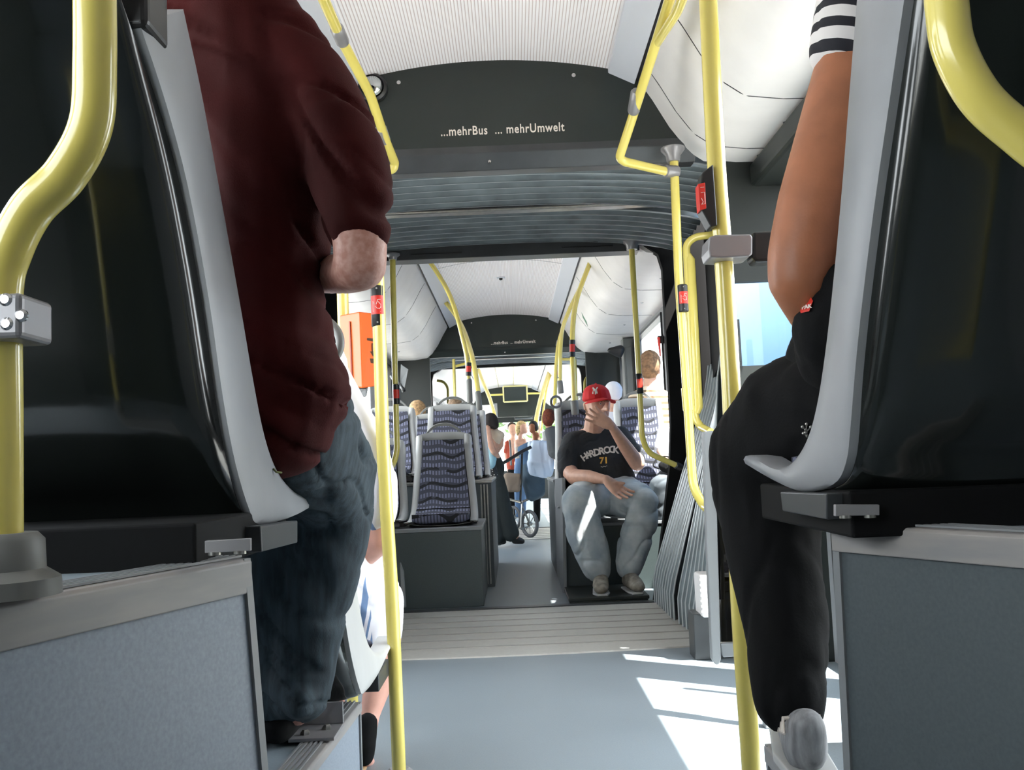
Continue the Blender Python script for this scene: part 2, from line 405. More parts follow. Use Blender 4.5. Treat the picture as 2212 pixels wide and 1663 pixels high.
def wall(side, y0, y1, openings, lowz=.75, hiz=1.82, m=None):
    s = 1 if side == 'right' else -1; xa = XR if s > 0 else XL; xb = xa+s*.06; a, b = min(xa, xb), max(xa, xb)
    mb = MB(); y = y0
    for (o0, o1, z0, z1) in openings:
        if o0 > y: mb.box((a, y, -.06), (b, o0, 1.9))
        if z0 > -.05: mb.box((a, o0, -.06), (b, o1, z0))
        if z1 < 1.9: mb.box((a, o0, z1), (b, o1, 1.9))
        y = o1
    if y < y1: mb.box((a, y, -.06), (b, y1, 1.9))
    w = st(mb.build('wall_'+side, m or rimgrey, angle=30))
    for (o0, o1, z0, z1) in openings:
        if z0 < .3: continue
        f = MB(); t = .02; fx0, fx1 = min(xa-s*.012, xa+s*.05), max(xa-s*.012, xa+s*.05)
        for bx in ((o0, z0, o1, z0+t), (o0, z1-t, o1, z1), (o0, z0+t, o0+t, z1-t), (o1-t, z0+t, o1, z1-t)): f.box((fx0, bx[0], bx[1]), (fx1, bx[2], bx[3]))
        wdw = MB().box((xa+s*.025, o0+t, z0+t), (xa+s*.03, o1-t, z1-t)).build(nxt('w', 'window'), glass); st(wdw)
        f.build('window_frame', blk, wdw)
    return w
wall('left', -1.2, 3.6, [(-1.0, .7, .95, 1.78), (.9, 2.25, .95, 1.78), (2.4, 3.5, .55, 1.78)])
wall('right', -1.2, 3.6, [(1.35, 2.98, .04, 1.88), (3.18, 3.52, .04, 1.88)])
wall('left', 5.2, 9.95, [(5.35, 7.0, .75, 1.84), (7.12, 8.75, .75, 1.84), (8.85, 9.8, .75, 1.84)])
wall('right', 5.2, 9.95, [(5.35, 6.9, .72, 1.86), (7.05, 8.6, .72, 1.86), (8.9, 9.8, .72, 1.84)])
wall('left', 11.5, 20.4, [(11.7, 13.4, .75, 1.84), (13.6, 15.6, .05, 1.86), (15.8, 17.6, .75, 1.84), (17.8, 19.4, .75, 1.84)])
wall('right', 11.5, 20.4, [(11.7, 13.4, .75, 1.84), (13.6, 15.4, .75, 1.84), (15.6, 17.4, .75, 1.84), (17.6, 19.8, .3, 1.84)])

# glazed double door in the right side of the near coach
def door(y0, y1):
    d = st(MB().box((XR+.02, y0+.04, .12), (XR+.026, y1-.04, 1.84)).build(nxt('d', 'door'), glass))
    f = MB()
    for bx in ((y0, .04, y1, .12), (y0, 1.84, y1, 1.88), (y0, .12, y0+.04, 1.84), (y1-.04, .12, y1, 1.84)): f.box((XR-.005, bx[0], bx[1]), (XR+.045, bx[2], bx[3]))
    f.build('door_frame', blk, d)
    g = MB().tube([(XR-.05, y1-.1, .7), (XR-.05, y1-.1, 1.3)], .014, 10); g.build('door_handle', yellow, d)
door(1.35, 2.98); door(3.18, 3.52)
MB().box((XR-.20, 1.3, 1.80), (XR-.001, 3.59, 1.893)).build('door_mechanism_cover', sidedark, bevel=.02)
setp(bpy.data.objects['door_mechanism_cover'], 'black rounded cover box above the door, under the white cove', 'cover')

# portal of the near coach: dark panel with the slogan
def portal(y, tag_far, text_w, text_x, text_z):
    n = 24; top = []
    for i in range(n+1):
        x = XC-ARCH+2*ARCH*i/n; top.append((x, arch_z(x)))
    prof = [(XC-s, z) for s, z in COVE[:4]][::-1]+top+[(XC+s, z) for s, z in COVE[:4]]
    x0, x1 = prof[0][0], prof[-1][0]
    poly = [(x0, 1.965)]+prof+[(x1, 1.965)]
    poly = [V((x, y-.02, z)) for x, z in prof]
    mb = MB(); mb.prism(poly, (0, .04, 0))
    p = st(mb.build(nxt('t', 'trim'), darkpanel, angle=30))
    q = MB(); q.prism([(XC-.80, y-.03, 1.975), (XC-.80, y-.015, 2.02), (XC-.80, y+.03, 2.02), (XC-.80, y+.10, 1.925), (XC-.80, y+.02, 1.92)], (1.60, 0, 0)); q.build('lower_band', dkmetal if not tag_far else darkpanel, p, bevel=.004)
    for sx_, zz in ((-.34, 2.27), (.34, 2.27)):
        MB().lathe((XC+sx_, y-.021, zz), [(.009, 0), (.008, .004), (.001, .005)], axis=(0, -1, 0), seg=12).build('screw', chrome, p)
    MB().lathe((XC, y-.005, 1.945), [(.007, 0), (.006, .008), (.001, .009)], axis=(0, -1, 0), seg=12).build('screw', chrome, p)
    t = place_text('...mehrBus  ... mehrUmwelt', (text_x, y-.0215, text_z), (1, 0, 0), (0, 0, 1), width=text_w, spacing=1.10, bold=.012, ys=1.28)
    t.build('slogan', labelw, p, smooth=False)
    return p
tL = P(952, 294, 3.58); tR = P(1219, 284, 3.58)
portal(3.6, False, tR.x-tL.x, tL.x, tL.z)
tL2 = P(1061, 757, 9.93); tR2 = P(1157, 754, 9.93)
portal(9.95, True, tR2.x-tL2.x, tL2.x, 2.032)

def bulkhead(y, xo_l, xo_r, win=None, m=sidedark, z1=1.915):
    for s in (-1, 1):
        xo = xo_r if s > 0 else xo_l; xa = XR+.05 if s > 0 else XL-.05; a, b = min(xo, xa), max(xo, xa)
        mb = MB(); y0, y1 = y-.02, y+.03
        if win and s > 0:
            wx0, wx1, wz0, wz1 = win
            mb.box((a, y0, -.05), (b, y1, wz0)); mb.box((a, y0, wz1), (b, y1, z1)); mb.box((a, y0, wz0), (wx0, y1, wz1)); mb.box((wx1, y0, wz0), (b, y1, wz1))
        else: mb.box((a, y0, -.05), (b, y1, z1))
        st(mb.build('wall_'+('right' if s > 0 else 'left'), m))
bulkhead(3.6, -.80, .835, (.85, 1.12, 1.11, 1.435), z1=1.93)
w = st(MB().box((.84, 3.607, 1.10), (1.13, 3.611, 1.445)).build(nxt('w', 'window'), clearpane))
# portal frame of the middle coach
def frame(y, oL, oR, zt, m, botR=None):
    out = [(XL-.02, 0), (XL-.02, 2.36), (XR+.02, 2.36), (XR+.02, 0)]
    c = .10
    inn = [(oR-.10 if botR is None else botR, 0), (oR-.02, .72), (oR, .95), (oR, zt-.14), (oR-.02, zt-.06), (oR-c, zt), (oL+c, zt), (oL+.02, zt-.06), (oL, zt-.14), (oL, .95), (oL+.02, .72), (oL+.10, 0)]
    outs = [(XR+.02, 0), (XR+.02, .72), (XR+.02, .95), (XR+.02, zt-.14), (XR+.02, 2.2), (XR-.1, 2.36), (XL+.1, 2.36), (XL-.02, 2.2), (XL-.02, zt-.14), (XL-.02, .95), (XL-.02, .72), (XL-.02, 0)]
    mb = MB(); rs = []
    for (a, b), (d, e) in zip(inn, outs): rs.append([V((a, y-.03, b)), V((d, y-.03, e)), V((d, y+.03, e)), V((a, y+.03, b))])
    mb.rings(rs, cap=True); return st(mb.build(nxt('t', 'trim'), m, angle=30))
f2 = frame(5.2, -.90, .865, 1.955, deepblk, .72)
q = MB(); q.prism([(-.86, 5.14, 1.915), (-.86, 5.14, 2.0), (-.86, 5.26, 2.0), (-.86, 5.26, 1.915)], (1.60, 0, 0)); q.build('header_bar', dkmetal, f2, bevel=.004)
for a, b in (((887, 551), (998, 547)), ((1213, 536), (1324, 530))):
    u, v = P(*a, 5.137), P(*b, 5.137); MB().hexa([(u.x, 5.132, u.z), (v.x, 5.132, u.z), (v.x, 5.139, u.z), (u.x, 5.139, u.z)], [(u.x, 5.132, u.z+.006), (v.x, 5.132, u.z+.006), (v.x, 5.139, u.z+.006), (u.x, 5.139, u.z+.006)]).build('vent_slot', blk, f2)
f3 = frame(11.5, -.95, .86, 1.95, blk, .75)
bulkhead(9.95, -.84, .80, z1=1.915)

# bellows between the coaches
def bellows(y0, y1, label, halves, full):
    t = thing('bellows', label, 'bellows', (XC, (y0+y1)/2, 1.98))
    mb = MB(); ym = (y0+y1)/2; segs = []
    for (a, b, k) in halves:
        n = k*8; pts = []
        for i in range(n+1):
            y = a+(b-a)*i/n; ph = (i % 8)/8.; pts.append((y, .022-.046*abs(math.cos(math.pi*ph))))
        segs.append(pts)
    for pts in segs:
        rs = []
        for y, d in pts:
            row = []
            for j in range(25):
                u = -1+2*j/24; x = XC+u*1.0; z = 1.99-.055*u*u*u*u+.03*(1-u*u)+d-.012; row.append(V((x, y, z)))
            rs.append(row)
        mb.rings(rs, cap=False, closed=False)
    o = mb.build('roof_pleats', bellow, t, angle=80)
    bd = MB()
    for (a, b, k) in halves:
        for i in range(k+1):
            y = a+(b-a)*i/k; bd.tube([V((XC+u*1.0, y, 1.99-.055*u**4+.03*(1-u*u)-.036)) for u in [-1+2*j/24 for j in range(25)]], .0045, 8)
    bd.build('pleat_beads', bead, o)
    so_ = o.modifiers.new('s', 'SOLIDIFY'); so_.thickness = .004
    MB().box((XC-.98, ym-.035, 1.965), (XC+.98, ym+.035, 1.99)).build('centre_hoop', steel, t, bevel=.008)
    MB().box((XC-.98, ym-.055, 1.975), (XC+.98, ym-.035, 2.03)).build('hoop_seal', blk, t)
    return t
b1 = bellows(3.70, 5.13, 'grey pleated bellows spanning the joint right behind the nearer slogan panel', [(3.70, 4.36, 7), (4.46, 5.12, 7)], True)
b2 = bellows(10.05, 11.42, 'grey pleated bellows of the second joint, behind the farther slogan panel', [(10.05, 10.68, 6), (10.78, 11.40, 6)], False)
def side_pleats(t, s, y0, y1, n, path):
    mb = MB(); rs = []
    for i in range(n*8+1):
        y = y0+(y1-y0)*i/(n*8); d = .026*(abs(math.cos(math.pi*i/8))**2.2)
        row = []
        for x, z in path(y):
            row.append(V((XC+s*(x-XC)-s*d if s < 0 else x-d, y, z)))
        rs.append(row)
    mb.rings(rs, cap=False, closed=False); o = mb.build('side_pleats', bellow, t, angle=80)
    m_ = o.modifiers.new('s', 'SOLIDIFY'); m_.thickness = .004
    bd = MB()
    for i in range(n+1):
        y = y0+(y1-y0)*i/n; bd.tube([V((XC+s*(x-XC)-s*.026 if s < 0 else x-.029, y, z)) for x, z in path(y)], .0045, 8)
    bd.build('pleat_beads', bead, o)
def pathR(y):
    xt = min(1.10, .238*y-.015); b = .745+max(0, 4.6-y)*.06
    return [(b, .015), (b, .13), (b+.015, .20), (b+(xt-b)*.45, .62), (xt-.03, 1.10), (xt-.01, 1.20), (xt, 1.26)]
side_pleats(b1, 1, 4.52, 5.10, 8, pathR); side_pleats(b1, 1, 3.92, 4.42, 7, pathR)
m = MB(); m.rings([[V((x+.02, y, z)) for x, z in pathR(y)] for y in (4.36, 4.47, 4.58)], cap=False, closed=False); sx2 = m.build('side_leak_strip', blk, b1).modifiers.new('s', 'SOLIDIFY'); sx2.thickness = .01  # black strip added to stop sun leaking between the pleat groups
side_pleats(b1, -1, 3.92, 5.10, 14, lambda y: [(-.93 if False else .80, .015), (.80, .13), (.95, .62), (1.05, 1.2), (1.05, 1.9)])
m = MB(); m.hexa([(.838, 3.66, 1.18), (.868, 3.66, 1.18), (1.12, 5.12, 1.18), (1.09, 5.12, 1.18)], [(.835, 3.66, 1.95), (.855, 3.66, 1.95), (1.12, 5.12, 1.95), (1.09, 5.12, 1.95)]); m.build('side_shade_lining', deepblk, b1)  # invented black sheet: shade on the grey bellows side put into colour
m = MB(); m.hexa([(.875, 3.66, -.03), (.90, 3.66, -.03), (1.17, 5.12, -.03), (1.15, 5.12, -.03)], [(.875, 3.66, 1.3), (.90, 3.66, 1.3), (1.17, 5.12, 1.3), (1.15, 5.12, 1.3)]); m.build('side_shade_lining', deepblk, b1)  # black sheet added to block the bright gap beside the pleats
for s in (-1, 1):
    MB().hexa([(XC+s*1.0, 10.0, 0), (XC+s*1.04, 10.0, 0), (XC+s*1.04, 11.45, 0), (XC+s*1.0, 11.45, 0)], [(XC+s*1.0, 10.0, 1.97), (XC+s*1.04, 10.0, 1.97), (XC+s*1.04, 11.45, 1.97), (XC+s*1.0, 11.45, 1.97)]).build('side_shade_lining', blk, b2)
MB().box((XC-1.1, 3.60, 2.06), (XC+1.1, 5.2, 2.12)).build('roof_lining', blk, b1)
MB().box((XC-1.1, 9.97, 2.06), (XC+1.1, 11.5, 2.12)).build('roof_lining', blk, b2)
MB().hexa([(-1.14, 3.64, -.04), (-1.11, 3.64, -.04), (-1.11, 5.16, -.04), (-1.14, 5.16, -.04)], [(-1.14, 3.64, 2.06), (-1.11, 3.64, 2.06), (-1.11, 5.16, 2.06), (-1.14, 5.16, 2.06)]).build('side_shade_lining', blk, b1)

# front of the bus: arch panel, windscreen
pan = st(MB().prism([V((x, 19.35, z)) for x, z in ([(XC-1.0, 1.93), (XC-.6, 2.22)]+[(XC-ARCH+2*ARCH*i/12, arch_z(XC-ARCH+2*ARCH*i/12)-.005) for i in range(13)]+[(XC+.6, 2.22), (XC+1.0, 1.93), (XC+1.0, 1.72), (XC-1.0, 1.72)])], (0, .05, 0)).build(nxt('t', 'trim'), darkpanel))
q = MB(); q.box((XL, 20.55, -.05), (XR, 20.6, .62)); q.box((XL, 20.55, 1.66), (XR, 20.6, 2.0)); q.box((XL, 20.55, .62), (XL+.1, 20.6, 1.66)); q.box((XR-.1, 20.55, .62), (XR, 20.6, 1.66)); st(q.build('wall_front', sidedark))
st(MB().box((XL+.1, 20.57, .62), (XR-.1, 20.575, 1.66)).build(nxt('w', 'window'), glass))
st(MB().box((XL-.06, -1.26, -.06), (XR+.06, -1.2, 2.4)).build('wall_back', sidedark))
st(MB().box((XL-.06, -1.26, 2.40), (XR+.06, 20.6, 2.46)).build('ceiling', sidedark))    # outer roof skin

# outside
g = st(MB().box((-60, -40, -.5), (60, 90, -.35)).build('floor', mat('pale_paving', (150, 148, 144), .9, var=.1, vs=2)))
g.name = 'ground'
o = MB().box((2.25, 4.6, -.35), (2.4, 12.2, 3.4)).build('hoarding', mat('light_blue_panel', (70, 118, 158), .6, var=.04, vs=1)); setp(o, 'light blue wall standing outside, seen past the black-trousered passenger', 'hoarding')
# ================================================================== PODIUMS, POLES, FITTINGS
def button_unit(parent, px, py0, py1, Y, rpx, off=0., side=0.):
    """black call-button housing clamped on a pole between two picture heights, red plate in its middle"""
    a, b = P(px[0], py0, Y), P(px[1], py1, Y); r = S(rpx, Y)
    m = MB(); m.tube([a, a+(b-a)*.03, a+(b-a)*.97, b], [r*.85, r, r, r*.85], 20); h = m.build('button_housing', blk, parent)
    d = (b-a); L = d.length; d.normalize(); u = V((1, 0, 0)); u = (u-d*u.dot(d)).normalized(); n = u.cross(d); n = -n if n.y > 0 else n
    m = MB(); rr = r*1.06; rs = []
    for t in (.27, .71):
        c = a+d*(L*t); rs.append([c+(u*math.sin(k)+n*math.cos(k))*rr for k in [(-.95+1.9*i/12) for i in range(13)]]+[c+(u*math.sin(k)+n*math.cos(k))*rr*.9 for k in [(.95-1.9*i/12) for i in range(13)]])
    m.rings(rs); pl = m.build('red_plate', red, h, smooth=False)
    if rpx > 9:                                  # printed wheelchair / pushchair outline and screws
        q = MB(); c = a+d*(L*.5)
        def pt(s, t): k = s; return c+(u*math.sin(k)+n*math.cos(k))*rr*1.012+d*t*r
        for seq in ([(-.55, -.6), (-.55, .9)], [(-.55, .9), (.5, .9)], [(-.1, -.1), (.15, -.8), (.55, -.8)], [(.15, -.5), (.5, -.1), (.5, .4)], [(-.25, .1), (.0, .45), (.35, .5), (.5, .2)], [(-.45, -.4), (-.3, -.1)]):
            q.tube([pt(*s) for s in seq], r*.035, 6)
        q.build('printed_symbol', labelw, pl)
        for t in (.1, .9): MB().ball(a+d*(L*t)+n*r*1.0, r*.13, 8, 6).build('screw', steel, h)
def pole(name, label, pts, r, fillet=.05, group=None, seg=18, spline=False, cat='pole'):
    pts = [V(p) for p in pts]; base = min(pts, key=lambda p: p.z)
    t = thing(name, label, cat, base, group)
    m = MB()
    if spline: m.tube(smooth_path(pts, 8), r, seg)
    else: m.tube(pts, r, seg, fillet=fillet)
    m.build('tube', yellow, t); return t
def socket(parent, a, b, r, m=handlegrey, name='socket', bev=.15):
    a, b = V(a), V(b); d = b-a
    MB().tube([a, a+d*.08, a+d*.92, b], [r*.8, r, r, r*.85], 18).build(name, m, parent)
def flange(parent, c, r, h=.03, name='ceiling_flange'):
    MB().lathe(c, [(r*.55, -h), (r*.62, -h*.5), (r, -.004), (r, .004)], seg=24).build(name, bracketgrey, parent)

# --- big pole on the right (stands beside the door)
p1 = pole('grab_pole', 'thick yellow floor-to-ceiling pole right of the aisle, in front of the glass screen', [P(1527, -60, 1.85), P(1546, 330, 1.85), P(1563, 560, 1.85), P(1580, 850, 1.85), P(1599, 1300, 1.85), P(1622, 1640, 1.85), PZ(1634, 1866, .002)], .0185, spline=True)
h_ = MB(); yy = 1.82
front = [(1517, 372), (1541, 354), (1549, 470), (1550, 487), (1536, 490), (1515, 452), (1511, 415)]
h_.prism([P(x, y, yy) for x, y in front], (0, .045, 0)); hb = h_.build('button_housing', blk, p1, bevel=.003)
MB().prism([P(x, y, yy-.002) for x, y in ((1508, 397), (1523, 394), (1526, 450), (1512, 454))], (0, .03, 0)).build('red_plate', red, hb, bevel=.001)
q = MB()
for seq in ([(1513, 405), (1521, 404)], [(1514, 416), (1522, 415), (1523, 440), (1515, 441)], [(1515, 428), (1519, 436), (1516, 441)]): q.tube([P(x, y, yy-.003) for x, y in seq], .0006, 5)
q.build('printed_symbol', labelw, hb)
q = MB(); q.prism([P(x, y, 1.80) for x, y in ((1532, 512), (1545, 507), (1622, 505), (1626, 512), (1626, 548), (1620, 553), (1560, 557), (1534, 556), (1530, 540))], (0, .07, 0)); q.build('clamp_bracket', bracketgrey, p1, bevel=.006)
q = MB(); q.prism([P(x, y, 1.81) for x, y in ((1626, 500), (1700, 496), (1700, 562), (1632, 566), (1626, 556))], (0, .05, 0)); q.build('grip_bar', blk, p1, bevel=.006)
MB().lathe((PZ(1634, 1866, 0)), [(.04, 0), (.04, .008), (.026, .02), (.0, .02)]).build('floor_flange', bracketgrey, p1)

# --- left pole
p2 = pole('grab_pole', 'yellow upright pole left of the aisle, its call button just under the bent elbow', [P(801, 384, 3.42), P(803, 388, 3.2), P(806, 400, 2.6), P(807, 425, 2.43), P(817, 640, 2.42), P(829, 1000, 2.42), P(847, 1300, 2.42), P(862, 1660, 2.42), PZ(863, 1672, .002)], .0172, spline=True)
button_unit(p2, (815, 818), 616, 707, 2.42, 15.5)
MB().lathe(PZ(863, 1672, 0), [(.036, 0), (.036, .006), (.024, .016), (.0, .016)]).build('floor_flange', bracketgrey, p2)
# --- validator on its own pole
p3 = pole('grab_pole', 'yellow pole behind the orange ticket validator', [P(735, 420, 3.02), P(741, 672, 3.02), P(760, 1380, 3.02), PZ(762, 1536, 0.0)], .0185)
v_ = thing('ticket_validator', 'orange ticket validator box mounted on a yellow pole, beside the maroon shirt', 'ticket validator', P(770, 838, 2.98))
A = [P(733, 681, 2.98), P(777, 673, 2.90), P(808, 676, 3.02), P(764, 684, 3.10)]; Bq = [P(741, 832, 2.98), P(783, 839, 2.90), P(811, 835, 3.02), P(770, 828, 3.10)]
MB().hexa(Bq, A).build('case', mat('orange_plastic', (222, 96, 26), .4), v_, bevel=.006)
MB().prism([P(753, 694, 2.938), P(755.5, 694, 2.934), P(760, 818, 2.934), P(757.5, 818, 2.938)], (0, .004, 0)).build('groove', mat('deep_orange', (176, 66, 16), .5), v_)
def vface(x, y, l=.0): t = (x-777)/(808-777); return P(x, y, 2.90+t*.12-.012)
for nm, poly in (('symbol', [(793, 730), (806, 731), (806, 737), (793, 735)]), ('symbol', [(803, 741), (805, 741), (805, 758), (809, 757), (806, 770), (799, 759), (803, 759)]), ('slot', [(789, 773), (809, 775), (809, 785), (789, 783)])):
    MB().prism([vface(x, y, .003) for x, y in poly], (0, .004, 0)).build(nm, mat('dark_brown_print', (70, 38, 24), .5), v_, smooth=False)
MB().hexa([P(768, 858, 2.98), P(790, 858, 2.95), P(792, 856, 3.03), P(770, 856, 3.05)], [P(765, 838, 2.98), P(792, 838, 2.95), P(796, 836, 3.03), P(768, 836, 3.05)]).build('mount', dkmetal, v_, bevel=.003)

# --- pole at the near portal right, with elbow arm from the ceiling rail
p4 = pole('grab_pole', 'slim yellow pole right of the aisle at the near joint, its foot bending in', [P(1455, 325, 3.50), P(1466, 600, 3.50), P(1484, 850, 3.50), P(1497, 1055, 3.50), P(1524, 1097, 3.42), P(1536, 1103, 3.35)], .0165, fillet=.07)
button_unit(p4, (1474, 1477), 615, 674, 3.48, 11)
flange(p4, P(1453, 322, 3.50)+V((0, 0, .0)), .045, .05)
MB().tube([P(1483, 838, 3.5), P(1487, 886, 3.5)], .0205, 16).build('sleeve', yellow, p4)
rail = pole('ceiling_rail', 'yellow ceiling rail right of the ribbed ceiling ending in a bent elbow arm', [P(1565, -280, 1.9), P(1456, -30, 2.6), P(1418, 90, 2.9), P(1372, 236, 3.2), P(1338, 340, 3.36), P(1348, 349, 3.38), P(1442, 371, 3.48)], .0165, fillet=.03, cat='rail')
socket(rail, P(1376, 196, 3.13), P(1368, 243, 3.21), .021, bracketgrey, 'joint_collar')
socket(rail, P(1436, 369, 3.475), P(1464, 371, 3.5), .023, bracketgrey, 'clamp')
rail1b = pole('ceiling_rail', 'second yellow rail hugging the black ceiling gap at the right, above the elbow arm', [P(1600, -260, 1.95), P(1476, -10, 2.5), P(1466, 20, 2.6), P(1416, 98, 2.93)], .015, fillet=.05, cat='rail')
rail2 = pole('ceiling_rail', 'yellow ceiling rail left, running above the maroon shoulder to a bent elbow', [P(640, -140, 2.2), P(700, 0, 2.55), P(736, 82, 2.8), P(800, 205, 3.1), P(832, 300, 3.3), P(853, 352, 3.44), P(850, 365, 3.45), P(800, 380, 3.5)], .0165, fillet=.03, cat='rail')
socket(rail2, P(727, 60, 2.73), P(741, 92, 2.83), .021, bracketgrey, 'joint_collar')
socket(rail2, P(822, 275, 3.25), P(832, 306, 3.32), .021, bracketgrey, 'joint_collar')
# --- handle loop on the dark joint side behind that pole, and one at left of joint
lp = pole('grab_loop', 'yellow grab loop just behind the slim pole, in front of the dark joint side', [P(1545, 506, 3.72), P(1500, 512, 3.72), P(1482, 528, 3.72), P(1484, 560, 3.72), P(1500, 880, 3.72), P(1502, 905, 3.72), P(1514, 922, 3.70), P(1535, 933, 3.6)], .0150, fillet=.05, cat='grab rail')
MB().tube([P(1488, 548, 3.715), P(1491, 560, 3.715), P(1508, 880, 3.715), P(1505, 893, 3.715)], [.008, .019, .019, .012], 14).build('padded_grip', yellow, lp)
# --- poles at the far portal of the joint
p5 = pole('grab_pole', 'thin yellow pole with hooked foot, just behind the thick left pole', [P(848, 555, 5.12), P(853, 800, 5.12), P(858, 975, 5.12), P(848, 1008, 5.10), P(838, 1016, 5.0)], .0160, fillet=.09)
button_unit(p5, (856, 857), 830, 873, 5.1, 7.4); flange(p5, P(848, 550, 5.12), .04)
p6 = pole('grab_pole', 'thin yellow pole at the far right of the joint, bending outwards beside the cap wearer', [P(1364, 530, 5.12), P(1374, 700, 5.12), P(1387, 945, 5.12), P(1400, 978, 5.12), P(1468, 1008, 5.16)], .0158, fillet=.15)
button_unit(p6, (1380, 1383), 807, 850, 5.1, 7.2); flange(p6, P(1364, 520, 5.12), .055, .05)
socket(p6, P(1459, 1004, 5.15), P(1472, 1010, 5.17), .02, dkmetal, 'foot_bracket')
# --- middle coach stanchions running from the ceiling gap down to the seats
def stanchion(label, pts, r=.0165, but=None, sock=None, group=None):
    p = pole('grab_pole', label, [P(*q) for q in pts], r, spline=True, group=group, seg=12)
    if but: button_unit(p, (but[0], but[0]), but[1], but[2], but[3], but[4])
    if sock: socket(p, P(*sock[0]), P(*sock[1]), sock[2])
    return p
stanchion('leftmost curved yellow pole of the middle coach, with call button above a seat', [(920, 553, 6.75), (945, 590, 6.74), (968, 630, 6.72), (985, 675, 6.70), (998, 725, 6.68), (1008, 770, 6.66), (1012, 820, 6.66)], but=(1012, 783, 812, 6.66, 6.5), sock=((1013, 818, 6.66), (1015, 870, 6.66), .021))
stanchion('curved yellow pole behind the leftmost one, socketed on the seat corner', [(962, 652, 8.55), (985, 682, 8.4), (1005, 722, 8.1), (1022, 780, 7.6), (1033, 848, 7.35)], r=.021, sock=((1032, 845, 7.35), (1036, 886, 7.35), .024))
stanchion('farthest left curved yellow pole, ending beside the bending woman', [(1034, 799, 14.9), (1043, 824, 14.5), (1057, 858, 14), (1067, 892, 13.5), (1070, 912, 13.5)], r=.028)
stanchion('yellow pole just left of the red cap, with call button and socket', [(1286, 541, 6.7), (1265, 592, 6.6), (1245, 650, 6.45), (1237, 710, 6.3), (1237, 780, 6.2), (1240, 868, 6.2)], r=.0175, but=(1236, 734, 771, 6.2, 6.6), sock=((1240, 865, 6.2), (1243, 896, 6.2), .026))
stanchion('yellow pole with low call button, second pole left of the cap wearer', [(1264, 601, 7.72), (1240, 648, 7.5), (1218, 700, 7.3), (1211, 745, 7.05), (1209, 828, 7.05)], but=(1209, 788, 818, 7.05, 5.2), sock=((1209, 822, 7.05), (1212, 850, 7.05), .022))
stanchion('yellow pole with a small collar, leaning down to the rear right-hand seats', [(1238, 645, 8.75), (1212, 720, 8.5), (1203, 770, 8.3), (1198, 880, 8.1)], sock=((1208, 737, 8.44), (1206, 747, 8.40), .024))
stanchion('farthest right curved yellow pole, reaching down towards the blonde woman', [(1191, 794, 14.9), (1180, 822, 14.4), (1168, 862, 13.8), (1159, 905, 13.2), (1157, 935, 13)], r=.034)
stanchion('curved yellow pole beside the farthest right one, darker and thinner', [(1195, 796, 14.7), (1184, 826, 14.4), (1176, 870, 14), (1170, 930, 13.8)], r=.016)
for px, l in ((980, 'left'), (1242, 'right')):
    a, b = P(px, 776, 10.0), P(px+3, 862, 10.0); pole('grab_pole', 'thin upright yellow pole at the %s of the second joint' % l, [a, b, V((b.x, b.y, .3)) if l == 'x' else b+(b-a)*1.2], .016)
for pts, l in (([(984, 791, 10.0), (1010, 784, 10.0), (1022, 782, 9.98)], 'left'), ([(1214, 776, 10.0), (1240, 776, 10.0)], 'right')):
    pole('grab_rail', 'short yellow crossbar under the second slogan panel, %s end' % l, [P(*p) for p in pts], .015, cat='grab rail')
for pts, l in (([(944, 822, 11.4), (958, 824, 11.4), (967, 836, 11.4), (968, 872, 11.4)], 'left'), ([(1285, 808, 11.4), (1270, 811, 11.4), (1263, 822, 11.4), (1263, 860, 11.4)], 'right')):
    pole('grab_loop', 'yellow grab loop on the %s side of the second joint' % l, [P(*p) for p in pts], .016, cat='grab rail', fillet=.1)
# driver's screen with yellow-framed bars
sc_ = thing('information_screen', 'dark rectangular screen in a thin cream frame hanging at the front of the bus', 'screen', P(1113, 866, 18.9))
a, b = P(1087, 835, 18.9), P(1139, 866, 18.9)
MB().box((a.x+.02, 18.88, b.z+.02), (b.x-.02, 18.93, a.z-.02)).build('display', mat('dark_screen', (34, 44, 44), .15), sc_)
q = MB(); [q.tube([u, v], .018, 10) for u, v in ((a, V((b.x, a.y, a.z))), (V((b.x, a.y, a.z)), b), (b, V((a.x, a.y, b.z))), (V((a.x, a.y, b.z)), a))]; q.build('frame', mat('cream_frame', (214, 206, 150), .4), sc_)
for x0, x1, y, l in ((1056, 1087, 853, 'left'), (1139, 1170, 850, 'right')):
    pole('crossbar', 'yellow horizontal bar reaching the hanging screen from the %s' % l, [P(x0, y, 18.9), P(x1, y-1, 18.9)], .02, cat='grab rail')

# round lamp dome with silvered cover next to the slogan panel
lm = thing('dome_camera', 'round chrome-rimmed dome on the slogan panel beside the maroon shoulder', 'dome', P(806, 192, 3.57))
c = P(806, 192, 3.578)
MB().lathe(c, [(.058, 0), (.056, .018), (.046, .026), (.044, .02), (.001, .02)], axis=(0, -1, 0), seg=32).build('rim', blk, lm)
MB().lathe(c, [(.043, .018), (.038, .036), (.026, .048), (.001, .054)], axis=(0, -1, 0), seg=32).build('dome', mat('silver_dome', (196, 200, 200), .08, metal=1), lm)

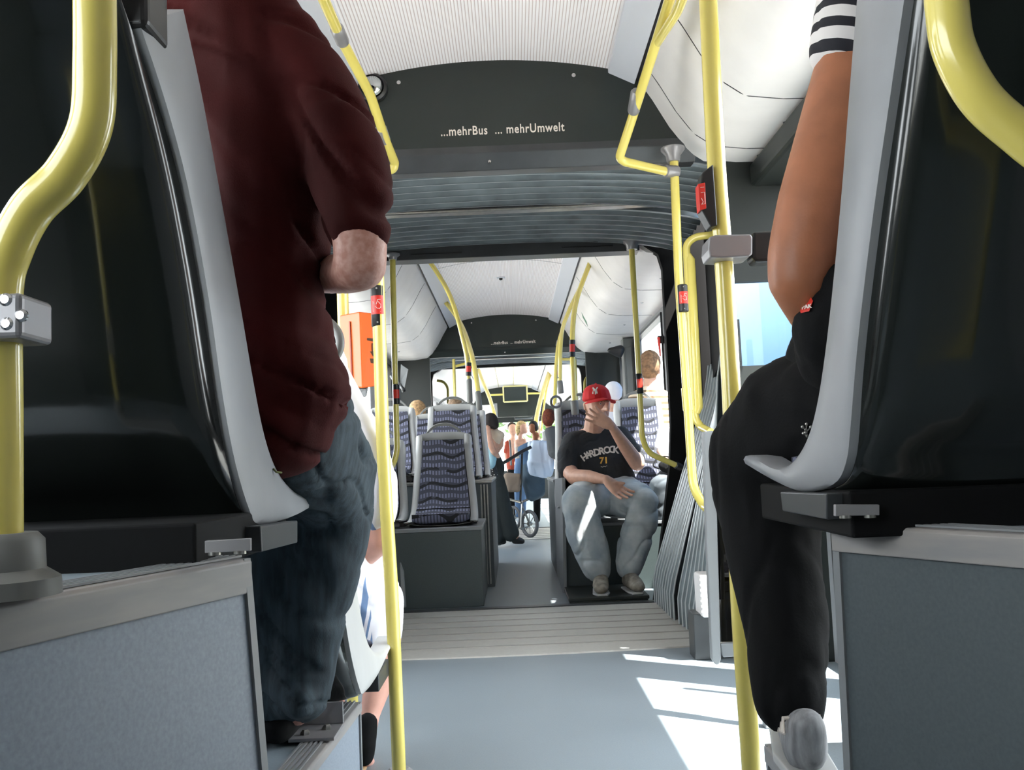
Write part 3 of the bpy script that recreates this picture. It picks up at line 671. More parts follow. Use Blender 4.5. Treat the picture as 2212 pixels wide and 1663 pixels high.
# --- glass screen beside the big pole
gs = thing('glass_screen', 'tinted glass draught screen in a grey metal edge beside the thick right pole', 'screen', P(1555, 1434, 2.9))
fx = [(1519, 932), (1541, 930), (1546, 1000), (1558, 1425), (1553, 1436), (1546, 1436), (1538, 1424), (1527, 1180)]
MB().prism([P(x, y, 2.86) for x, y in fx], (0, .03, 0)).build('edge_frame', edgegrey, gs, bevel=.004)
a, b, c, d = P(1550, 940, 2.88), P(1559, 1392, 2.88), P(1640, 1388, 2.80), P(1640, 940, 2.80)
MB().prism([a, b, c, d], (.003, .008, 0)).build('pane', tinted, gs)
MB().prism([P(1556, 1390, 2.86), P(1562, 1420, 2.86), P(1640, 1416, 2.78), P(1640, 1388, 2.78)], (.003, .03, 0)).build('bottom_clamp', edgegrey, gs, bevel=.003)
q = MB(); q.box((P(1640, 1400, 2.78).x, 2.76, 0), (P(1640, 1400, 2.78).x+.02, 2.80, .87)); q.build('post', edgegrey, gs, bevel=.003)
# white ribbed box at the foot of the bellows
wb = thing('floor_heater', 'sunlit white ribbed box standing between the bellows and the glass screen', 'heater', P(1523, 1380, 3.72))
a, b = P(1508, 1240, 3.7), P(1545, 1330, 3.7)
MB().box((a.x, 3.66, b.z), (b.x, 3.8, a.z)).build('cover', whitecloth if False else white, wb, bevel=.01)
q = MB(); [q.box((a.x-.004, 3.655, a.z-.02-.02*k), (b.x, 3.66, a.z-.012-.02*k)) for k in range(7)]; q.build('rib', rimlight, wb)
a, b = P(1495, 1325, 3.72), P(1545, 1385, 3.72); MB().box((a.x, 3.7, .0), (b.x+.02, 3.82, a.z)).build('base', dkmetal, wb, bevel=.004)

# --- near podiums (splayed aisle faces)
def podium(name, label, A, Bk, zt, zb, depth, clad, nose=.028, rib=True, cat='podium', lean=.0, noseh=None):
    """A = front top aisle corner, Bk = rear top aisle corner; body goes outward (sign of depth)"""
    A, Bk = V((A[0], A[1], zt)), V((Bk[0], Bk[1], zt)); t = thing(name, label, cat, V(((A.x+Bk.x)/2+depth*.5, (A.y+Bk.y)/2, zb)))
    s = 1 if depth < 0 else -1; L = V((s*lean, 0, 0)); nh = noseh or nose
    def lo(p, dz): return V((p.x, p.y, zb))+L
    o = V((depth, 0, 0))
    # body
    MB().hexa([V((A.x, A.y, zb))+L, V((Bk.x, Bk.y, zb))+L, V((Bk.x+depth, Bk.y, zb)), V((A.x+depth, A.y, zb))],
              [V((A.x, A.y, zt-nh))+L*(nh/(zt-zb)), V((Bk.x, Bk.y, zt-nh))+L*(nh/(zt-zb)), V((Bk.x+depth, Bk.y, zt-nh)), V((A.x+depth, A.y, zt-nh))]).build('cladding', clad, t)
    MB().prism([A-V((0, 0, nh-.001)), Bk-V((0, 0, nh-.001)), Bk+o-V((0, 0, nh-.001)), A+o-V((0, 0, nh-.001))], (0, 0, nh-.004)).build('top_covering', vinyl, t)
    # nosing profile along the edge
    e = (Bk-A).normalized(); n = V((e.y, -e.x, 0)); n = n if n.x*s > 0 else -n
    MB().prism([A+n*.006-V((0, 0, nh)), A+n*.006-V((0, 0, .004)), A+n*.002, A-n*.05+V((0, 0, .002)), A-n*.05-V((0, 0, nh))], Bk-A).build('nosing', nosing, t, bevel=.0015)
    q = MB()
    for k in range(5):
        a0 = A-n*(.008+.009*k)+V((0, 0, .001)); q.prism([a0, a0-n*.004, a0-n*.004+V((0, 0, .0025)), a0+V((0, 0, .0025))], Bk-A)
    q.build('anti_slip_rib', edgegrey, t)
    # front corner edge strip
    c0, c1 = A+n*.004, V((A.x, A.y, zb))+L+n*.004
    q = MB(); q.hexa([c1, c1-e*-.012, c1-e*-.012-n*.02, c1-n*.02], [c0, c0-e*-.012, c0-e*-.012-n*.02, c0-n*.02]); q.build('corner_strip', edgegrey, t)
    return t
A1 = PZ(535, 1205, .682); B1 = PZ(-60, 1312, .682)
podium('raised_podium', 'grey speckled podium under the near left seat', A1, B1, .682, 0, -.75, cladding, noseh=.040, lean=.045)
A2 = PZ(1800, 1131, .682); B2 = PZ(2330, 1160, .682)
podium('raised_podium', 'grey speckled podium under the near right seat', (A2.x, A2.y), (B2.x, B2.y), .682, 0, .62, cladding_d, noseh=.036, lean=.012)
A3 = PZ(776, 1516, .28); B3 = PZ(640, 1663, .28)
t3 = podium('seat_podium', 'low podium with ribbed nosing under the second left seat', (A3.x, A3.y), (A3.x-.03, 1.28), .28, 0, -.75, cladding, noseh=.02)
A4 = PZ(1657, 1606, .285)
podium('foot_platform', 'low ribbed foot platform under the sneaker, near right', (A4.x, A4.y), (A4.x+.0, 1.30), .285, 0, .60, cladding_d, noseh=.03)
# angle bracket on the second podium
ab = thing('angle_bracket', 'bolted steel angle bracket on the low left podium under the jeans hem', 'bracket', P(660, 1590, 1.86))
ab.location.z = .283
a = P(622, 1592, 1.80); a.z = .283; 
MB().box((a.x, 1.80, .283), (a.x+.085, 1.90, .289)).build('base_plate', bracketgrey, ab, bevel=.001)
MB().box((a.x, 1.895, .289), (a.x+.085, 1.902, .33)).build('upright_plate', bracketgrey, ab, bevel=.001)
for dx, dy in ((.025, .03), (.06, .06)): MB().lathe((a.x+dx, 1.80+dy, .289), [(.009, 0), (.009, .004), (.005, .009), (.001, .009)], seg=6).build('bolt', steel, ab)

# --- near grab poles in front of the seat backs
r_ = .0185
np = pole('grab_pole', 'thick yellow S-bent pole at the far left edge, bolted to the near podium', [P(204, -60, .80), P(205, 130, .80), P(196, 270, .80), P(142, 376, .80), P(68, 452, .80), P(20, 545, .80), P(0, 640, .80), P(0, 900, .80), P(0, 1180, .80)], .0180, spline=True, seg=32)
q = MB(); q.lathe(P(2, 1262, .80), [(.047, -.01), (.046, .004), (.0345, .012), (.0335, .036), (.028, .042), (.001, .042)], seg=32); q.build('base_socket', handlegrey, np)
q = MB(); c = P(-10, 682, .775); q.box((c.x-.03, c.y-.005, c.z-.020), (c.x+.024, c.y+.05, c.z+.018)); cl = q.build('clamp', bracketgrey, np, bevel=.005)
for px, py in ((15, 648), (17, 700), (48, 682)):
    MB().lathe(P(px, py, .772), [(.0055, 0), (.0055, .002), (.0035, .004), (.001, .004)], axis=(0, -1, 0), seg=16).build('screw', chrome, cl)
pole('grab_pole', 'thick yellow pole at the far right edge, curving away over the near right seat back', [P(2040, -60, .80), P(2046, 20, .80), P(2062, 110, .80), P(2120, 215, .80), P(2215, 300, .80), P(2300, 372, .80), P(2345, 460, .80), P(2352, 640, .80), P(2350, 1180, .80)], .0180, spline=True, seg=32)
# ================================================================== SEATS
FRONT_L = [(396, 20), (430, 180), (470, 400), (515, 650), (545, 820), (570, 940), (600, 1020), (635, 1062), (665, 1074), (690, 1066), (706, 1062)]
REAR_L = [(262, 45), (330, 215), (385, 400), (432, 640), (468, 860), (500, 1000), (535, 1100), (560, 1132), (620, 1120), (662, 1098), (703, 1074)]
REAR_L = [(f[0]+(r[0]-f[0])*k, r[1]) for f, r, k in zip(FRONT_L, REAR_L, [.72, .74, .76, .78, .82, .88, .95, 1, 1, 1, 1])]
FRONT_R = [(1868, -220), (1836, 200), (1822, 400), (1800, 640), (1780, 800), (1760, 900), (1735, 968), (1703, 1006), (1672, 1006), (1640, 988), (1618, 982)]
REAR_R = [(2030, -220), (1955, 200), (1910, 430), (1880, 640), (1862, 800), (1848, 920), (1832, 1000), (1800, 1046), (1735, 1062), (1678, 1040), (1614, 1002)]
REAR_R = [(f[0]+(r[0]-f[0])*k, r[1]) for f, r, k in zip(FRONT_R, REAR_R, [.72, .74, .78, .8, .82, .88, .95, 1, 1, 1, 1])]
def prof3(lst, a, b, z0): return [PX(x, y, a, b, z0) for x, y in lst]
NL_F = prof3(FRONT_L, -.355, -.09, .72); NL_R = prof3(REAR_L, -.355, -.09, .72)
NR_F = prof3(FRONT_R, .40, .06, .72); NR_R = prof3(REAR_R, .40, .06, .72)

def seat(name, label, group, pf, pr, xin, s, w=.43, loc=None, handle=True, far=False, rm=rimgrey, mounts=True, topcap=False, toprail=True, beamz=None):
    """pf / pr: front and rear edge of the side rim (points incl. x); xin: sign of the direction from the aisle side to the other side"""
    n = len(pf); base = V((pf[7].x+xin*w/2, pf[7].y, pf[7].z-.02))
    t = thing(name, label, 'seat', loc or base, group)
    d = V((0, 0, 0)) if loc is None else V(loc)-base
    pf = smooth_path([p+d for p in pf], 4); pr = smooth_path([p+d for p in pr], 4); N_ = len(pf)
    x0 = pf[28].x; xc = x0+xin*w/2
    def mir(p): return V((2*xc-p.x, p.y, p.z))
    m = MB(); kb, kf = (.016, .034) if far else (.022, .046)
    for mf in (lambda p: p, mir):
        si = xin if mf is not mir else -xin; rs = []
        for i in range(N_):
            f, r = mf(pf[i]), mf(pr[i]); u = (i/(N_-1)); th = kf if u < .8 else kf*.8
            mid = (f+r)*.5
            rs.append([f, f+(r-f)*.12-V((si*.006, 0, 0)), mid-V((si*.008, 0, 0)), f+(r-f)*.9-V((si*.005, 0, 0)), r, r+V((si*kb, 0, 0)), mid+V((si*th, 0, 0)), f+V((si*th, 0, 0)), f+V((si*th*.5, 0, 0))-(r-f)*.06])
        m.rings(rs)
    # top rail
    top = [];
    for k in range(13):
        u = k/12; x = pf[0].x+(mir(pf[0]).x-pf[0].x)*u; h = .022*(1-(2*u-1)**4)
        f = V((x, pf[0].y, pf[0].z+h)); r = V((x, pr[0].y, pr[0].z+h*.6))
        dn = V((0, .01, -.05))
        top.append([f+dn, f+V((0, 0, -.004)), (f+r)*.5+V((0, 0, .004)), r, r+V((0, 0, -.05))])
    if toprail: m.rings(top)
    fr = m.build('frame', rm, t, angle=50)
    # shell
    rs = []
    if not toprail: e0 = (pr[0]-pr[3]).normalized(); pr = [pr[0]+e0*.14, pr[0]+e0*.07]+pr; pf = [pf[0]+e0*.14, pf[0]+e0*.07]+pf; N_ += 2
    for i in range(0, N_):
        a, b = pr[i]+V((xin*kb*.5, 0, 0)), mir(pr[i])-V((xin*kb*.5, 0, 0)); row = []
        u = i/(N_-1); bul = .055*min(1, (1-abs(2*min(u/.6, 1)-1)**3)) if u < .6 else 0.0
        for k in range(17):
            q = k/16; e = 1-abs(2*q-1)**3.2; p = a+(b-a)*q
            groove = -.012*math.exp(-((abs(2*q-1)-.62)/.07)**2)*(1 if u < .62 else 0)
            p = p+V((0, -(bul*e+groove*.0)+.012*math.exp(-((abs(2*q-1)-.66)/.06)**2)*(u < .55), -.018*e*(u > .6))); row.append(p)
        rs.append(row)
    m = MB(); m.rings(rs, cap=False, closed=False); sh = m.build('shell', shellblk, t, angle=80)
    so_ = sh.modifiers.new('s', 'SOLIDIFY'); so_.thickness = .008; so_.offset = 0
    # pads
    def pad(i0, i1, nm, lift, thick=.028):
        rs = []
        for i in range(i0, i1+1):
            e = min(1, (i-i0+.0)/2., (i1-i+.0)/2.); e = math.sqrt(max(0, e))
            a, b = pf[i]+V((xin*(kf+.004), 0, 0)), mir(pf[i])-V((xin*(kf+.004), 0, 0)); tn = (pf[min(i+1, N_-1)]-pf[max(i-1, 0)]); nn = V((0, -tn.z, tn.y)).normalized()
            row = []
            for k in range(13):
                q = k/12; ee = (1-abs(2*q-1)**5); row.append(a+(b-a)*q+nn*(-.012+(lift+.012)*ee*e)+nn*(.012*abs(2*q-1)**2)*e)
            rs.append(row+[row[-1]-nn*thick, row[0]-nn*thick])
        m = MB(); m.rings(rs); return m.build(nm, fabric, t, angle=70)
    pad(3, 25, 'backrest', .004); pad(26, N_-2, 'seat_cushion', .012)
    if handle:
        a, b = pf[0]*.5+pr[0]*.5, mir(pf[0]*.5+pr[0]*.5); pts = []
        for k in range(15):
            q = k/14; pts.append(a+(b-a)*(.06+.88*q)+V((0, 0, -.012+.118*(1-abs(2*q-1)**2.6))))
        m = MB(); rs = []
        for i, p in enumerate(pts):
            e = abs(2*i/14-1)**4*.012; rs.append([p+V((0, -.011, -.009-e)), p+V((0, .011, -.009-e)), p+V((0, .013, .006)), p+V((0, 0, .010)), p+V((0, -.013, .006))])
        m.rings(rs); m.build('grab_handle', handlegrey, t, angle=60)
    if mounts and not beamz:
        m = MB(); b0, b1 = pf[28], pf[34]; z1 = min(p.z for p in pr)
        ax, bx = pf[28].x-xin*.004, mir(pf[28]).x; lo = beamz or z1-.045
        m.box((min(ax, bx), b0.y-.01-(.02 if beamz else 0), lo), (max(ax, bx), b0.y+.16, z1-.004)); m.build('base_beam', dkmetal, t, bevel=.003)
        m = MB(); xx = ax+xin*.03; m.box((min(xx, xx+xin*.06), b0.y-.022, lo+.012), (max(xx, xx+xin*.06), b0.y-.012, lo+.034)); pl = m.build('mounting_plate', bracketgrey, t, bevel=.001)
        for k in (.2, .8): MB().lathe((xx+xin*.06*k, b0.y-.017, lo+.012), [(.005, 0), (.005, -.004), (.001, -.004)], seg=8).build('bolt', steel, pl)
    if topcap:
        c = NL_R[0]+V((xin*.01, .02, -.006)); m = MB()
        m.hexa([c+V((-xin*.02, -.02, 0)), c+V((xin*.06, -.02, -.004)), c+V((xin*.06, .05, 0)), c+V((-xin*.02, .05, 0))], [c+V((-xin*.02, -.02, .08)), c+V((xin*.08, -.02, .08)), c+V((xin*.08, .05, .08)), c+V((-xin*.02, .05, .08))])
        m.build('handle_foot', blk, t, bevel=.008)
    return t, base

sL, baseL = seat('passenger_seat', 'near left seat seen from behind, glossy black shell with grey rim, behind the S-bent pole', 'forward-facing seats in the near coach', NL_F, NL_R, -1, 1, .44, handle=False, topcap=True, toprail=False, beamz=.684)
sR, baseR = seat('passenger_seat', 'near right seat seen from behind, in front of the black-trousered passenger', 'forward-facing seats in the near coach', NR_F, NR_R, 1, 1, .44, handle=False, toprail=False, beamz=.684)
def near_mount(t, side, xi, s, block, plate_, y0):
    m = MB(); m.prism([PX(x, y, xi) for x, y in block], (s*.07, 0, 0)); m.build('base_beam', dkmetal, t, bevel=.002)
    zt = .684; q = PX(block[0][0], block[0][1], xi)
    m = MB(); m.box((min(xi+s*.02, xi+s*.43), y0, zt-.012), (max(xi+s*.02, xi+s*.43), y0+.42, zt+.045)); m.build('base_box', deepblk, t, bevel=.004)  # black box added to close the lit gap between seat and podium
    m = MB(); m.prism([P(x, y, y0-.012) for x, y in plate_], (0, .008, 0)); pl = m.build('mounting_plate', bracketgrey, t, bevel=.0008)
    for k in (.22, .78):
        a, b = P(*plate_[3], y0-.010), P(*plate_[2], y0-.010); MB().lathe(a+(b-a)*k, [(.007, .001), (.007, -.0025), (.001, -.003)], seg=12).build('bolt', steel, pl)
near_mount(sL, 'left', -.335, -1, [(563, 1136), (643, 1124), (643, 1172), (566, 1192)], [(442, 1168), (540, 1163), (540, 1190), (442, 1195)], 1.06)
near_mount(sR, 'right', .385, 1, [(1685, 1062), (1785, 1066), (1785, 1122), (1690, 1104)], [(1805, 1090), (1900, 1090), (1900, 1113), (1805, 1115)], 1.16)
# second left seat, one level lower
lst = [p-baseL for p in NL_F]; lsr = [p-baseL for p in NL_R]
tgt = V((-.335-.21, 2.24, .335))
s2, _ = seat('passenger_seat', 'second left seat with pale rim, below and ahead of the near one', 'forward-facing seats in the near coach', [p+V((0, 0, 0)) for p in NL_F], NL_R, -1, 1, .42, loc=tgt, rm=rimlight, handle=True)
q = MB(); q.tube(smooth_path([P(672, 684, 2.0), P(705, 692, 1.98), P(728, 715, 1.96), P(735, 742, 1.95), P(726, 768, 1.95), P(700, 785, 1.96)]), .0095, 12); q.build('side_grip', handlegrey, s2)

# generic seat for the rest of the bus: profile straightened, built about its own origin, facing +Y
GF = [V((-.215 if False else .215-.035*min(1, max(0, (p.z-baseL.z)/.5)), (p.y-baseL.y)*.80, (p.z-baseL.z)*1.0)) for p in NL_F]
GR = [V((f.x, (p.y-baseL.y)*.80, p.z-baseL.z)) for f, p in zip(GF, NL_R)]
def far_seat(label, group, c, w, h, face=-1, rm=rimlight, handle=True, mounts=True, depth=.36):
    """c = centre of the seat base (x, y, z); h = back height; face -1 looks back at the camera"""
    k = h/(GF[0].z-GF[7].z); zz = GF[7].z
    dy = depth/(GF[-1].y-GF[5].y)
    def cv(p, w=w): 
        x = (w/2-.035*w/.43*min(1, max(0, (p.z-zz)/.5))); return V((x, p.y*dy*face, (p.z-zz)*k))
    pf = [cv(p)+V(c) for p in GF]; pr = [cv(p)+V(c) for p in GR]
    # thin the rim of far seats front to back
    pr = [V((r.x, f.y+(r.y-f.y)*.7, r.z)) for f, r in zip(pf, pr)]
    if face > 0: pf, pr = pf, pr
    t, b = seat('passenger_seat', label, group, pf, pr, -1, 1, w, handle=handle, rm=rm, mounts=mounts, far=True)
    return t
def seat_px(label, px0, px1, ytop, ybot, Y, group='seats facing back in the middle coach', **kw):
    """seat whose frame fills px0..px1 at its foot and reaches ytop..ybot in the picture, seat base at depth Y"""
    a, b = P(px0, ybot, Y), P(px1, ybot, Y); top = P((px0+px1)/2, ytop, Y+.16)
    return far_seat(label, group, ((a.x+b.x)/2, Y, (a.z+b.z)/2), b.x-a.x, top.z-(a.z+b.z)/2, **kw)
seat_px('patterned seat facing back on the front edge of the left podium, empty and nearest', 884, 1029, 938, 1118, 5.62)
seat_px('patterned seat facing back right behind the nearest empty one, its top socketing two poles', 913, 1039, 876, 1026, 6.6)
seat_px('narrowly visible patterned seat edge between the pole-topped seat and the bending woman', 960, 1057, 886, 1024, 7.2)
seat_px('patterned window seat facing back behind the thick left pole', 775, 899, 881, 1022, 6.5)
seat_px('patterned seat sliver seen low between the left poles, next to the nearest empty one', 760, 873, 952, 1118, 5.6)
seat_px('patterned seat partly seen in front of the blond hair on the left', 880, 985, 896, 1018, 7.35)
seat_px('patterned aisle seat facing back, directly behind the cap wearer', 1203, 1338, 866, 1085, 6.0)
seat_px('sunlit patterned window seat facing back, right of the cap wearer', 1338, 1462, 862, 1060, 6.25)
seat_px('dark small seat back far ahead, beside the folded pushchair canopy', 1174, 1212, 930, 985, 9.8, handle=False, mounts=False)

# podiums of the middle coach (over the wheels)
def box_podium(label, pts, zt, m=podd, cap=nosing, zb=0, name='wheel_arch_podium'):
    (x0, y0), (x1, y1) = pts; t = thing(name, label, 'podium', ((x0+x1)/2, (y0+y1)/2, zb))
    MB().box((x0, y0, zb), (x1, y1, zt-.02)).build('cladding', m, t, bevel=.004)
    MB().box((x0-.006, y0-.006, zt-.02), (x1+.006, y1, zt)).build('top_edge', cap, t, bevel=.004)
    return t
a, b = PZ(872, 1312, 0), P(1045, 1290, 5.33)
box_podium('dark grey podium under the nearest empty seat, left of the aisle', ((XL+.01, 5.32), (b.x, 6.12)), P(960, 1140, 5.32).z, cap=edgegrey)
box_podium('taller grey podium with vertical ribs, left of the aisle, under the pole-topped seat', ((XL+.01, 6.14), (P(1061, 1035, 6.2).x, 7.6)), P(1050, 1036, 6.2).z, m=cladding_d, cap=steel)
c = P(1061, 1035, 6.2)
q = MB(); [q.box((c.x-.07+.02*k, 6.128, .02), (c.x-.062+.02*k, 6.139, c.z-.03)) for k in range(3)]; setp(q.build('ribbed_corner_trim', steel), 'vertical ribbed metal trim on the corner of the taller left podium', 'trim')
box_podium('dark podium under the cap wearer, right of the aisle', ((P(1228, 1288, 5.36).x, 5.75), (XR-.01, 6.35)), .40, cap=edgegrey)
box_podium('low dark step the cap wearer rests his feet on', ((P(1228, 1288, 5.36).x, 5.24), (.70, 5.74)), .035, m=sidedark, cap=sidedark, name='step')
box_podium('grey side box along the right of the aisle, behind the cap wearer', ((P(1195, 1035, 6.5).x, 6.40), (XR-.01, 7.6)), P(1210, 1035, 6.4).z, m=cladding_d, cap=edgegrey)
a = P(1205, 1100, 6.0)
pn = MB(); pn.prism([P(1198, 1034, 5.9), P(1214, 1032, 5.7), P(1218, 1290, 5.7), P(1203, 1240, 5.9)], (.02, .0, 0)); setp(pn.build('kick_panel', edgegrey, bevel=.002), 'upright grey panel edge between the aisle and the cap wearer', 'panel')
# ================================================================== PEOPLE NEAR THE CAMERA
def finger(mb, pts, r0, r1):
    n = len(pts); chain(mb, [(V(p), V([r0+(r1-r0)*i/(n-1)]*3)) for i, p in enumerate(pts)])
def hand(mb, wrist, d, up, size, curls=(.5, .5, .5, .5), spread=.12, thumb=1, tdir=None):
    """adds a five-fingered hand to mb: wrist, pointing direction d, palm normal up; size = hand length"""
    d = V(d).normalized(); up = V(up); up = (up-d*up.dot(d)).normalized(); sd = d.cross(up).normalized(); L = size
    pal = wrist+d*L*.46
    hull(mb, [(wrist, V([L*.13]*3)), (pal+sd*L*.16, V([L*.075]*3)), (pal-sd*L*.16, V([L*.07]*3)), (wrist+d*L*.2+sd*L*.12, V([L*.08]*3)), (wrist+d*L*.2-sd*L*.12, V([L*.08]*3))])
    for k in range(4):
        o = (.165-.11*k)*L; ln = L*(.40, .46, .43, .34)[k]; a = (1.5-k)*spread
        dd = (d*math.cos(a)+sd*math.sin(a)).normalized(); p = pal+sd*o; pts = [p-dd*L*.04]; c = curls[k]; ang = c*.35
        for seg_, fr in ((.44, .0), (.32, .5), (.28, .8)):
            v = dd*math.cos(ang)-up*math.sin(ang); p = p+v*ln*seg_; pts.append(p); ang += c*.75
        finger(mb, pts, L*.052, L*.040)
    tb = wrist+d*L*.14+sd*thumb*L*.13; td = V(tdir).normalized() if tdir else (d*.75+sd*thumb*.75-up*.25).normalized()
    finger(mb, [tb, tb+td*L*.20, tb+td*L*.36+d*L*.02, tb+td*L*.46+d*L*.06], L*.062, L*.046)

# ---- maroon jersey passenger (left)
m1 = thing('person', 'person in maroon T-shirt and dark jeans on the near left seat, elbow bent', 'person', V((-.42, 1.45, .70)))
b = MB()                                    # body: head, neck, trunk, arms, legs, feet
hull(b, [Bp(520, -330, 1.55, 95), Bp(545, -300, 1.62, 90)]); chain(b, [Bp(535, -240, 1.58, 55), Bp(540, -60, 1.56, 75)])
hull(b, [Bp(430, 60, 1.55, 85), Bp(590, 90, 1.52, 60), Bp(560, 500, 1.50, 100), Bp(590, 880, 1.52, 100)])
chain(b, [Bp(630, 110, 1.50, 45), Bp(725, 330, 1.44, 52), Bp(778, 520, 1.40, 62), Bp(778, 572, 1.40, 60), Bp(757, 590, 1.43, 46), Bp(708, 592, 1.56, 44), Bp(660, 588, 1.78, 36), Bp(600, 560, 1.92, 32)])
chain(b, [Bp(620, 980, 1.58, 80), Bp(705, 1070, 1.78, 55), Bp(650, 1450, 1.78, 32), Bp(645, 1540, 1.80, 28)])
chain(b, [Bp(560, 980, 1.58, 80), Bp(610, 1070, 1.80, 55), Bp(580, 1450, 1.80, 32), Bp(575, 1540, 1.82, 28)])
blob('body', b, skinfreck, m1, .009, 6)
b = MB()
hull(b, [Bp(430, 40, 1.55, 110), Bp(540, 60, 1.50, 110), Bp(605, 110, 1.50, 84), Bp(570, 430, 1.50, 140)])
hull(b, [Bp(570, 430, 1.50, 140), Bp(480, 450, 1.55, 120), Bp(574, 640, 1.50, 130)])
hull(b, [Bp(574, 640, 1.50, 130), Bp(470, 650, 1.55, 120), Bp(588, 800, 1.50, 135)])
hull(b, [Bp(588, 800, 1.50, 135), Bp(480, 800, 1.55, 120), Bp(608, 872, 1.50, 145), Bp(500, 930, 1.52, 110)])
hull(b, [Bp(690, 800, 1.50, 40), Bp(730, 895, 1.52, 26), Bp(640, 945, 1.50, 36), Bp(600, 860, 1.5, 90)])
chain(b, [Bp(612, 108, 1.49, 88), Bp(688, 200, 1.47, 88), Bp(728, 290, 1.45, 90), Bp(748, 380, 1.43, 88), Bp(764, 450, 1.41, 82), Bp(774, 492, 1.40, 74)])
def mfold(c, n):
    q = V(((c.x+c.z*.7)*5., c.y*3, (c.z+c.x*.5)*8)); q += noise.noise_vector(q*.5)*.9
    a = noise.noise(q); e = noise.noise(q*1.6+V((3, 8, 2))); return max(-.008, .015*a-.014*math.exp(-(a/.08)**2)*(.4+max(0, noise.noise(c*4)+.5))-.003*math.exp(-(e/.07)**2)+.004)
blob('tshirt', b, maroon, m1, .008, 5, mfold)
b = MB()
hull(b, [Bp(640, 950, 1.58, 112), Bp(560, 960, 1.6, 110), Bp(690, 905, 1.60, 75)])
hull(b, [Bp(640, 950, 1.58, 112), Bp(690, 905, 1.60, 80), Bp(732, 1010, 1.76, 82), Bp(724, 1075, 1.78, 84)])
chain(b, [Bp(724, 1075, 1.78, 86), Bp(708, 1160, 1.78, 84), Bp(672, 1330, 1.77, 76), Bp(652, 1470, 1.76, 66), Bp(648, 1492, 1.76, 62)])
hull(b, [Bp(650, 1480, 1.76, 62), Bp(690, 1508, 1.76, 22), Bp(608, 1530, 1.76, 22), Bp(650, 1522, 1.70, 24), Bp(650, 1518, 1.82, 24)])
hull(b, [Bp(560, 960, 1.6, 105), Bp(620, 1070, 1.80, 85)])
chain(b, [Bp(620, 1070, 1.80, 85), Bp(600, 1300, 1.80, 75), Bp(590, 1500, 1.80, 64)])
def dfold(c, n):
    q = V((c.x*5, c.y*7, (c.z+c.x*.8)*12)); q += noise.noise_vector(q*.6)*.8
    a = noise.noise(q); return max(-.006, .006*a-.008*math.exp(-(a/.09)**2)+.003)
jn = blob('jeans', b, denim, m1, .008, 5, dfold)
q = MB()
for k in range(2):                          # feet in dark shoes on the low podium
    c = V((-.455-.085*k, 1.80, .318)); hull(q, [(c, V((.035, .05, .035))), (c+V((0, .16, -.012)), V((.032, .04, .022)))])
blob('shoes', q, blackcloth, m1, .008, 4)
q = MB(); hull(q, [Bp(520, -360, 1.55, 104), Bp(530, -330, 1.52, 100)]); blob('hair', q, mat('brown_hair', (84, 60, 42), .8, var=.3, vs=60, bump=.5, bs=200), m1, .012, 3)
q = MB(); q.tube([P(590, 1012, 1.40), P(596, 1019, 1.40), P(608, 1021, 1.41)], .0016, 6); q.build('waistband_thread', mat('olive_thread', (110, 116, 70), .8), m1)

# ---- passenger in white shirt and striped shorts (second left seat)
m2 = thing('person', 'person in loose white shirt and blue-striped white shorts on the second left seat, mostly hidden', 'person', V((-.42, 2.35, .335)))
b = MB(); Y = 2.50
hull(b, [Bp(560, 560, Y, 62), Bp(560, 600, Y, 62)]); chain(b, [Bp(570, 640, Y, 35), Bp(590, 720, Y, 45)])
hull(b, [Bp(560, 760, Y, 60), Bp(690, 800, Y, 50), Bp(640, 1180, Y, 90)])
chain(b, [Bp(700, 820, Y, 40), Bp(790, 1020, Y, 32), Bp(818, 1140, Y-.02, 34), Bp(822, 1163, Y-.02, 31), Bp(800, 1190, Y+.02, 26), Bp(745, 1240, Y+.12, 20)])
chain(b, [Bp(700, 1210, Y, 80), Bp(812, 1300, Y+.22, 55), Bp(835, 1370, Y+.20, 33), Bp(826, 1440, Y+.15, 36), Bp(800, 1540, Y+.1, 22), Bp(786, 1625, Y+.05, 18)])
hull(b, [Bp(786, 1632, Y+.05, 18), Bp(800, 1655, Y+.14, 13)])
chain(b, [Bp(640, 1210, Y, 70), Bp(740, 1300, Y+.25, 50), Bp(720, 1440, Y+.2, 34), Bp(715, 1600, Y+.15, 20)])
hand(b, P(745, 1240, Y+.12), P(700, 1262, Y+.25)-P(745, 1240, Y+.12), (0, -.2, 1), .17)
blob('body', b, mat('flushed_fair_skin', (226, 170, 152), .5, var=.06, vs=20, bump=.1, bs=200), m2, .008, 5)
wstr = stripe_mat('white_cotton_blue_stripes', 'X', .060, .16, (238, 236, 242), (238, 236, 242), .8)
def bluestripes(name, per, tilt, off=0., zmax=9., xmax=9.):
    n = N(name); n.b.inputs['Roughness'].default_value = .8; o = n.xyz(); v = n.math('ADD', o['X'], n.math('MULTIPLY', o['Z'], tilt))
    f = n.math('FRACT', n.math('DIVIDE', n.math('ADD', v, off), per))
    a = n.math('MULTIPLY', n.math('LESS_THAN', f, .10), 1.); c = n.math('MULTIPLY', n.math('GREATER_THAN', f, .16), n.math('LESS_THAN', f, .20)); d = n.math('MULTIPLY', n.math('GREATER_THAN', f, .26), n.math('LESS_THAN', f, .34))
    g = n.math('MULTIPLY', n.math('MAXIMUM', n.math('MAXIMUM', a, c), d), n.math('MULTIPLY', n.math('LESS_THAN', o['Z'], zmax), n.math('LESS_THAN', o['X'], xmax)))
    n.link(n.mix(g, rgb((236, 234, 242)), rgb((110, 136, 176))), n.b.inputs['Base Color']); return n.m
b = MB()
